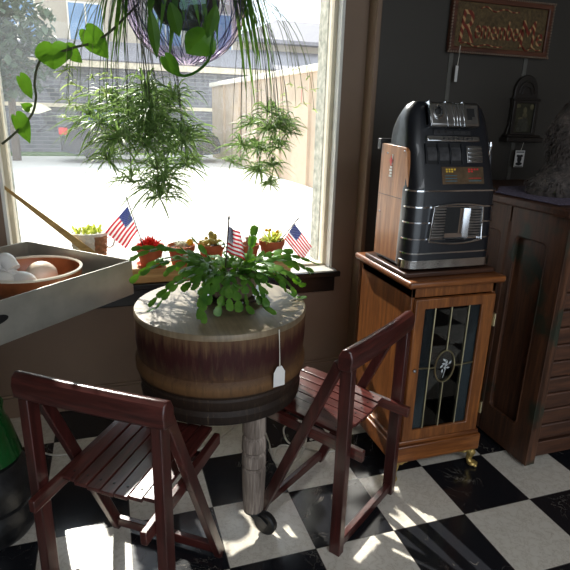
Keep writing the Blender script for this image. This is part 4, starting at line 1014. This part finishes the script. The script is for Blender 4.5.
flag('small American flag drooping from the holiday cactus pot', at(228.8, 220, y=1.835), V((.376, 1.82, .872)), at(229, 226.5, y=1.833), at(239, 232, y=1.80), at(246.5, 261, y=1.78), at(226.8, 252, y=1.831), .008, 1)
flag('small American flag leaning right from the leafy cactus pot', at(297, 220, y=y1 - .03), V((xY + .03, y1 - .02, zY)), at(294.5, 223.5, y=y1 - .032), at(312, 247, y=y1 - .06), at(302.5, 260.5, y=y1 - .06), at(284.5, 239, y=y1 - .03), .005, 2)

# ================================================================== HOLIDAY CACTUS ON TABLE
PC = V((.402, 1.815, .8012))
pl = thing('black_plate', 'shallow glossy black plate under the holiday cactus on the table', 'plate', tuple(PC))
MB().lathe([(0, 0), (.075, 0), (.105, .010), (.128, .016), (.127, .019), (.10, .013), (.07, .004), (0, .004)], 44).build('plate_body', 'blackglaze', pl, world=False)
hc = thing('holiday_cactus', 'holiday cactus with drooping segmented stems in ridged pot on the table', 'potted plant', (PC.x, PC.y, PC.z + .0045))
zb = PC.z + .0045
MB().lathe([(0, 0), (.066, 0), (.078, .012), (.088, .045), (.090, .075), (.086, .10), (.078, .10), (.078, .085), (0, .085)], 96, (PC.x, PC.y, zb), flute=.0025, nf=24).build('pot', 'stone', hc)
MB().lathe([(.078, 0), (.04, .008), (0, .01)], 24, (PC.x, PC.y, zb + .084)).build('soil', 'soil', hc)
def segment(m, p, d, nrm, L, wd):
    d = d.normalized(); sd_ = d.cross(nrm).normalized(); nn2 = sd_.cross(d).normalized()
    prof = ((0, .12), (.16, .55), (.36, .84), (.44, .74), (.62, 1.0), (.70, .86), (.90, .80), (1, .25))
    L_, R_, T_, B_ = [], [], [], []
    for u_, w2 in prof:
        c = p + d * L * u_
        L_.append(m.bm.verts.new(c - sd_ * wd / 2 * w2)); R_.append(m.bm.verts.new(c + sd_ * wd / 2 * w2)); T_.append(m.bm.verts.new(c + nn2 * .0022)); B_.append(m.bm.verts.new(c - nn2 * .0022))
    for i in range(len(prof) - 1):
        for a, b in ((L_, T_), (T_, R_), (R_, B_), (B_, L_)): m.bm.faces.new((a[i], b[i], b[i + 1], a[i + 1]))
def chain(m, a, e, n, droop, L=.037, wd=.027, r0_=.05, start=None, R=R):
    p = V((PC.x + r0_ * cos(a), PC.y + r0_ * sin(a), zb + .092)) if start is None else V(start)
    d = V((cos(a) * cos(e), sin(a) * cos(e), sin(e)))
    for k in range(n):
        nrm = V((R.uniform(-.5, .5), R.uniform(-.5, .5) - .3, 1))
        if abs(nrm.normalized().dot(d)) > .85: nrm = V((cos(a + 1.5), sin(a + 1.5), .3)) if R.random() < .6 else V((cos(a), sin(a), .2))
        LL = L * R.uniform(.8, 1.15)
        segment(m, p, d, nrm, LL, wd * R.uniform(.85, 1.1)); p = p + d * LL * .95
        d = (d + V((R.uniform(-.18, .18), R.uniform(-.18, .18), -droop * R.uniform(.6, 1.3)))).normalized()
        lim = .803 if (V((p.x, p.y)) - V((TX, TY))).length < TR else .65
        if p.z < lim + .035 and d.z < 0: d = V((d.x + cos(a) * .3, d.y + sin(a) * .3, .02 if p.z < lim + .02 else d.z * .4)).normalized()
        if k > 1 and R.random() < .16:
            d2 = (d + V((R.uniform(-.8, .8), R.uniform(-.8, .8), .1))).normalized(); segment(m, p, d2, nrm, LL, wd)
m = MB()
for i in range(84):
    a = i * 2.39996; 
    chain(m, a, R.uniform(.1, 1.0 if sin(a) < .2 else .7), R.randint(3, 6) if sin(a) < .2 else R.randint(2, 4), R.uniform(.2, .4), .040, .030, R=R)
for a, e, n, dr_ in ((PI + .3, .7, 9, .15), (PI + .14, .9, 8, .2), (PI + .4, .75, 9, .18), (-.12, .7, 8, .17), (PI - .15, .6, 10, .17), (PI + .6, .35, 8, .2), (PI + .9, .5, 8, .28), (.2, .45, 8, .18), (PI + .05, .25, 8, .15), (-1.2, .5, 7, .34), (-1.9, .5, 7, .36), (-2.3, .45, 8, .3), (2.6, .5, 6, .24), (.5, .5, 6, .24)):
    chain(m, a, e, n, dr_, .040, .028, R=R)
for a, e in ((.25, 1.15), (.15, 1.3), (2.9, 1.0)): chain(m, a, e, 4, .04, .042, .028, R=R)
for v in m.bm.verts:
    if (V((v.co.x, v.co.y)) - V((TX, TY))).length < TR and v.co.z < .8018: v.co.z = .8018 + (.8018 - v.co.z) * .02
m.build('segmented_stems', 'cactus', hc)

# ================================================================== HANGING PLANTS
HB = V((.318, 2.22, 1.835)); HR = .225
hp = thing('hanging_planter', 'iridescent glass bowl of spider plant hanging in front of the window', 'hanging plant', (HB.x, HB.y, HB.z - HR))
prof = [(.002, -HR)] + [(HR * cos(a), HR * sin(a) * 1.0) for a in [math.radians(d_) for d_ in range(-84, 40, 6)]]
bowl = MB().lathe(prof, 56, HB).build('glass_bowl', 'irid', hp)
m = MB()
for k in range(22):
    a = 2 * PI * k / 22
    for s_ in (1, -1): m.tube([HB + V((cos(a + s_ * t * .5), sin(a + s_ * t * .5), 0)) * (HR + .001) * cos(math.radians(-80 + 100 * t)) + V((0, 0, (HR + .001) * sin(math.radians(-80 + 100 * t)))) for t in [i / 9 for i in range(10)]], .0016, 4)
m.build('etched_lattice', 'latt', bowl)
MB().lathe([(.03, -.10), (.09, -.08), (.125, -.02), (.13, .06), (.0, .08)], 30, HB).build('soil', 'soil', hp)
m = MB()
for k in range(3):
    a = k * 2.094 + .4; m.tube([HB + V((HR * .78 * cos(a), HR * .78 * sin(a), HR * .62)), HB + V((0, 0, .55)), HB + V((0, 0, .915))], .003, 6)
m.build('hanging_cord', 'iron', hp)
R = random.Random(33)
# strap leaves cascading over the rim
m = MB()
def strap_leaf(m, a, out, drop, wd, rise=.10, twist=0):
    p0 = HB + V((cos(a), sin(a), 0)) * .15 + V((0, 0, .10)); p1 = HB + V((cos(a), sin(a), 0)) * (.15 + out) + V((0, 0, .10 + rise)); p2 = HB + V((cos(a + twist), sin(a + twist), 0)) * (.22 + out) + V((0, 0, .10 - drop))
    ps = bez(p0, p1, p2, 12); m.strip(ps, [wd * w_ for w_ in (.6, .8, .95, 1, 1, 1, 1, .95, .9, .8, .65, .4, .05)], V((-sin(a), cos(a), 0)) * .8 + V((.5, -.2, 0)))
for i in range(22): strap_leaf(m, R.random() * 2 * PI, R.uniform(.02, .12), R.uniform(.12, .38), R.uniform(.012, .022), R.uniform(.05, .16), R.uniform(-.3, .3))
for i in range(12): strap_leaf(m, R.uniform(-.55, .45), R.uniform(.03, .14), R.uniform(.25, .50), R.uniform(.014, .022), R.uniform(.06, .14), R.uniform(-.2, .2))
for i in range(12): strap_leaf(m, PI + R.uniform(-.5, .55), R.uniform(.02, .12), R.uniform(.2, .42), R.uniform(.014, .022), R.uniform(.06, .12), R.uniform(-.2, .2))
for i in range(7): strap_leaf(m, -PI / 2 + R.uniform(-.6, .6), R.uniform(.0, .03), R.uniform(.2, .34), R.uniform(.02, .028), .06, R.uniform(-.3, .3))
m.build('strap_leaves', 'strap', hp)
def plantlet(p, L, n, mt, wd=.013, stem_from=None, up=.5, droop=1.0):
    m = MB(); p = V(p)
    for i in range(n):
        a = i * 2.39996 + R.random(); e = R.uniform(-1.0, 2.6) * up; l = L * R.uniform(.55, 1.15)
        dd = V((cos(a) * cos(e), sin(a) * cos(e), sin(e))); q1 = p + dd * l * .55; q2 = p + V((cos(a) * cos(e), sin(a) * cos(e), 0)) * l * .95 + V((0, 0, sin(e) * l * .4 - l * R.uniform(-.05, .6) * droop))
        m.strip(bez(p, q1 + V((0, 0, l * .12)), q2, 7), [wd * w_ for w_ in (.5, .9, 1, 1, .95, .8, .5, .05)], V((-sin(a), cos(a), R.uniform(-1.2, 1.2))))
    pt = m.build('plantlet', mt, hp)
    if stem_from is not None:
        s = V(stem_from)
        MB().tube(bez(s, V((p.x * .85 + s.x * .15, p.y * .8 + s.y * .2, s.z * .85 + p.z * .15)), p, 10), .0011, 5).build('runner_stem', 'stemlight' if mt == 'spiderlight' else 'stem', pt)
rimpt = lambda a: HB + V((cos(a), sin(a), 0)) * .235 + V((0, 0, .05 + R.uniform(-.03, .05)))
yl = lambda: R.uniform(2.02, 2.34)
for px, py, L, n in ((146, 88, .15, 18), (120, 104, .15, 18), (166, 106, .16, 18), (100, 124, .15, 16), (138, 122, .17, 20), (158, 128, .17, 20), (182, 132, .14, 16), (118, 142, .15, 18), (146, 146, .15, 18), (172, 150, .15, 16), (108, 160, .11, 10), (160, 164, .13, 14), (188, 160, .11, 12), (158, 186, .15, 18), (160, 198, .14, 10), (132, 176, .10, 10), (128, 115, .15, 14), (150, 108, .16, 16)):
    for k_ in (0, 1): plantlet(at(px + k_ * R.uniform(-12, 12), py + k_ * R.uniform(-10, 10), y=yl()), L * 1.15, int(n * 2.6), 'spider', .0068, rimpt(PI + R.uniform(-.5, .9)))
for px, py, L, n in ((268, 112, .10, 14), (252, 124, .10, 14), (284, 122, .10, 14), (268, 130, .11, 16), (246, 146, .10, 14), (262, 150, .11, 16), (280, 148, .10, 14), (258, 170, .10, 14), (274, 166, .09, 12), (240, 160, .08, 10), (270, 182, .07, 10), (290, 132, .08, 10)):
    for k_ in (0, 1): plantlet(at(px + k_ * R.uniform(-9, 9), py + k_ * R.uniform(-9, 9), y=yl()), L * 1.1, int(n * 2.6), 'spider', .0058, rimpt(R.uniform(-.5, .5)))
for px, py, L in ((296, 70, .03), (308, 78, .03), (302, 88, .03), (314, 90, .03), (290, 84, .03), (304, 104, .035), (314, 110, .03), (296, 108, .035), (284, 96, .04), (256, 92, .04)):
    plantlet(at(px, py, y=yl()), L, 6, 'spiderlight', .004, rimpt(R.uniform(-.3, .3)))
for px, py, L in ((66, 70, .05), (72, 84, .06), (68, 100, .06), (66, 118, .05), (80, 92, .06), (92, 78, .05), (104, 92, .06), (76, 108, .05), (112, 78, .06)):
    plantlet(at(px, py, y=yl()), L, 8, 'spiderlight', .006, rimpt(PI + R.uniform(-.3, .3)))
# pothos in the same bowl
def heart(m, base, tip, wd, side, cup=.18, lobed=True):
    base, tip = V(base), V(tip); d = tip - base; L = d.length; d = d / L; sd_ = V(side); sd_ = (sd_ - d * sd_.dot(d)).normalized(); up = sd_.cross(d)
    prof = ((0, 0, 0), (-.09, .16, .02), (-.13, .40, .05), (-.07, .70, .10), (.07, .92, .18), (.26, 1.0, .30), (.46, .90, .48), (.66, .62, .67), (.84, .30, .84), (1, 0, 1)) if lobed else ((0, 0, 0), (.06, .35, .06), (.2, .75, .2), (.38, 1, .38), (.56, .95, .56), (.74, .65, .74), (.9, .28, .9), (1, 0, 1))
    for s_ in (-1, 1):
        m.rings([[base + d * (L * (mu + (u_ - mu) * f)) + sd_ * (s_ * wd / 2 * w2 * f) + up * (wd * cup * f * w2 - L * .12 * mu * mu + wd * .03 * sin(u_ * 9) * f) for f in (0, .35, .7, 1)] for u_, w2, mu in prof], closed=False)
VY = 2.12
vpts = [at(138, 4, y=2.16), at(112, 30, y=2.10), at(94, 42, y=VY), at(76, 47, y=VY), at(60, 52, y=VY), at(44, 56, y=VY), at(37, 68, y=VY), at(34.5, 84, y=VY), at(36, 97, y=VY), at(33, 112, y=VY), at(26, 122, y=VY), at(14, 134, y=VY), at(2, 144, y=VY)]
vine = MB().tube(smooth_path(vpts, 5), .0042, 7).build('pothos_vine', 'stem', hp)
def vleaf(b, t, wd, side=(1, -.15, 0), mt='pothos', y=VY, dy=-.03, par=vine, cup=.15, lobed=True):
    m = MB(); heart(m, at(*b, y=y), at(*t, y=y + dy), wd, side, cup, lobed); return m.build('leaf', mt, par)
sA = (at(66, 46, y=VY) - at(40, 62, y=VY))
vleaf((66, 48), (84, 63), .055, (.3, -.3, 1), 'pothos', y=VY + .02)
m = MB(); heart(m, at(52, 44, y=VY), at(55, 71, y=VY - .03), .125, (1, -.1, .05), .12); m.build('leaf', 'pothos', vine)
vleaf((86, 30), (110, 60), .082, (1, -.2, .6), 'pothos', dy=-.04)
vleaf((20, 77), (34, 100), .050, (1, -.5, .3))
vleaf((22, 109), (51, 108), .040, (0, -.5, 1), 'pothoswhite', dy=.02, lobed=False)
vleaf((30, 108), (21, 104), .035, (.2, -.5, 1), 'pothos', lobed=True)
vleaf((16, 116), (32, 144), .062, (1, -.4, .3))
vn2 = MB().tube(smooth_path([at(213, 20, y=1.985), at(211, 50, y=1.975), at(207, 62, y=1.97), at(196, 72, y=1.97), at(184, 76, y=1.97), at(176, 72, y=1.975)], 5), .005, 7).build('pothos_vine', 'pothos', hp)
m = MB(); heart(m, at(206, 34, y=1.975), at(186, 55, y=1.955), .115, (.75, -.3, -.6), .2); m.build('leaf', 'pothos', vn2)
vleaf((165, 57), (181, 78), .052, (1, -.3, .2), par=vn2, y=1.98)
for b_, t_, wd in (((150, 10), (158, 60), .04), ((216, 4), (208, 40), .045), ((170, 2), (180, 38), .05)):
    m = MB(); heart(m, at(*b_, y=1.985), at(*t_, y=1.97), wd, (1, -.3, .1), .2, False); m.build('leaf', 'strap', hp)

# repeats of one kind share a group
for kind_, grp in (('potted_cactus', 'potted cacti on the window sill'), ('saucer', 'terracotta saucers on the window sill'), ('small_flag', 'small flags stuck in flower pots'), ('cable', 'white cables on the floor'), ('street_tree', 'trees across the yard'), ('hanging_strap', 'grey straps on the dark wall'), ('price_tag', 'paper price tags')):
    for o in SC.objects:
        if o.parent is None and o.name.split('.')[0] == kind_: o['group'] = grp
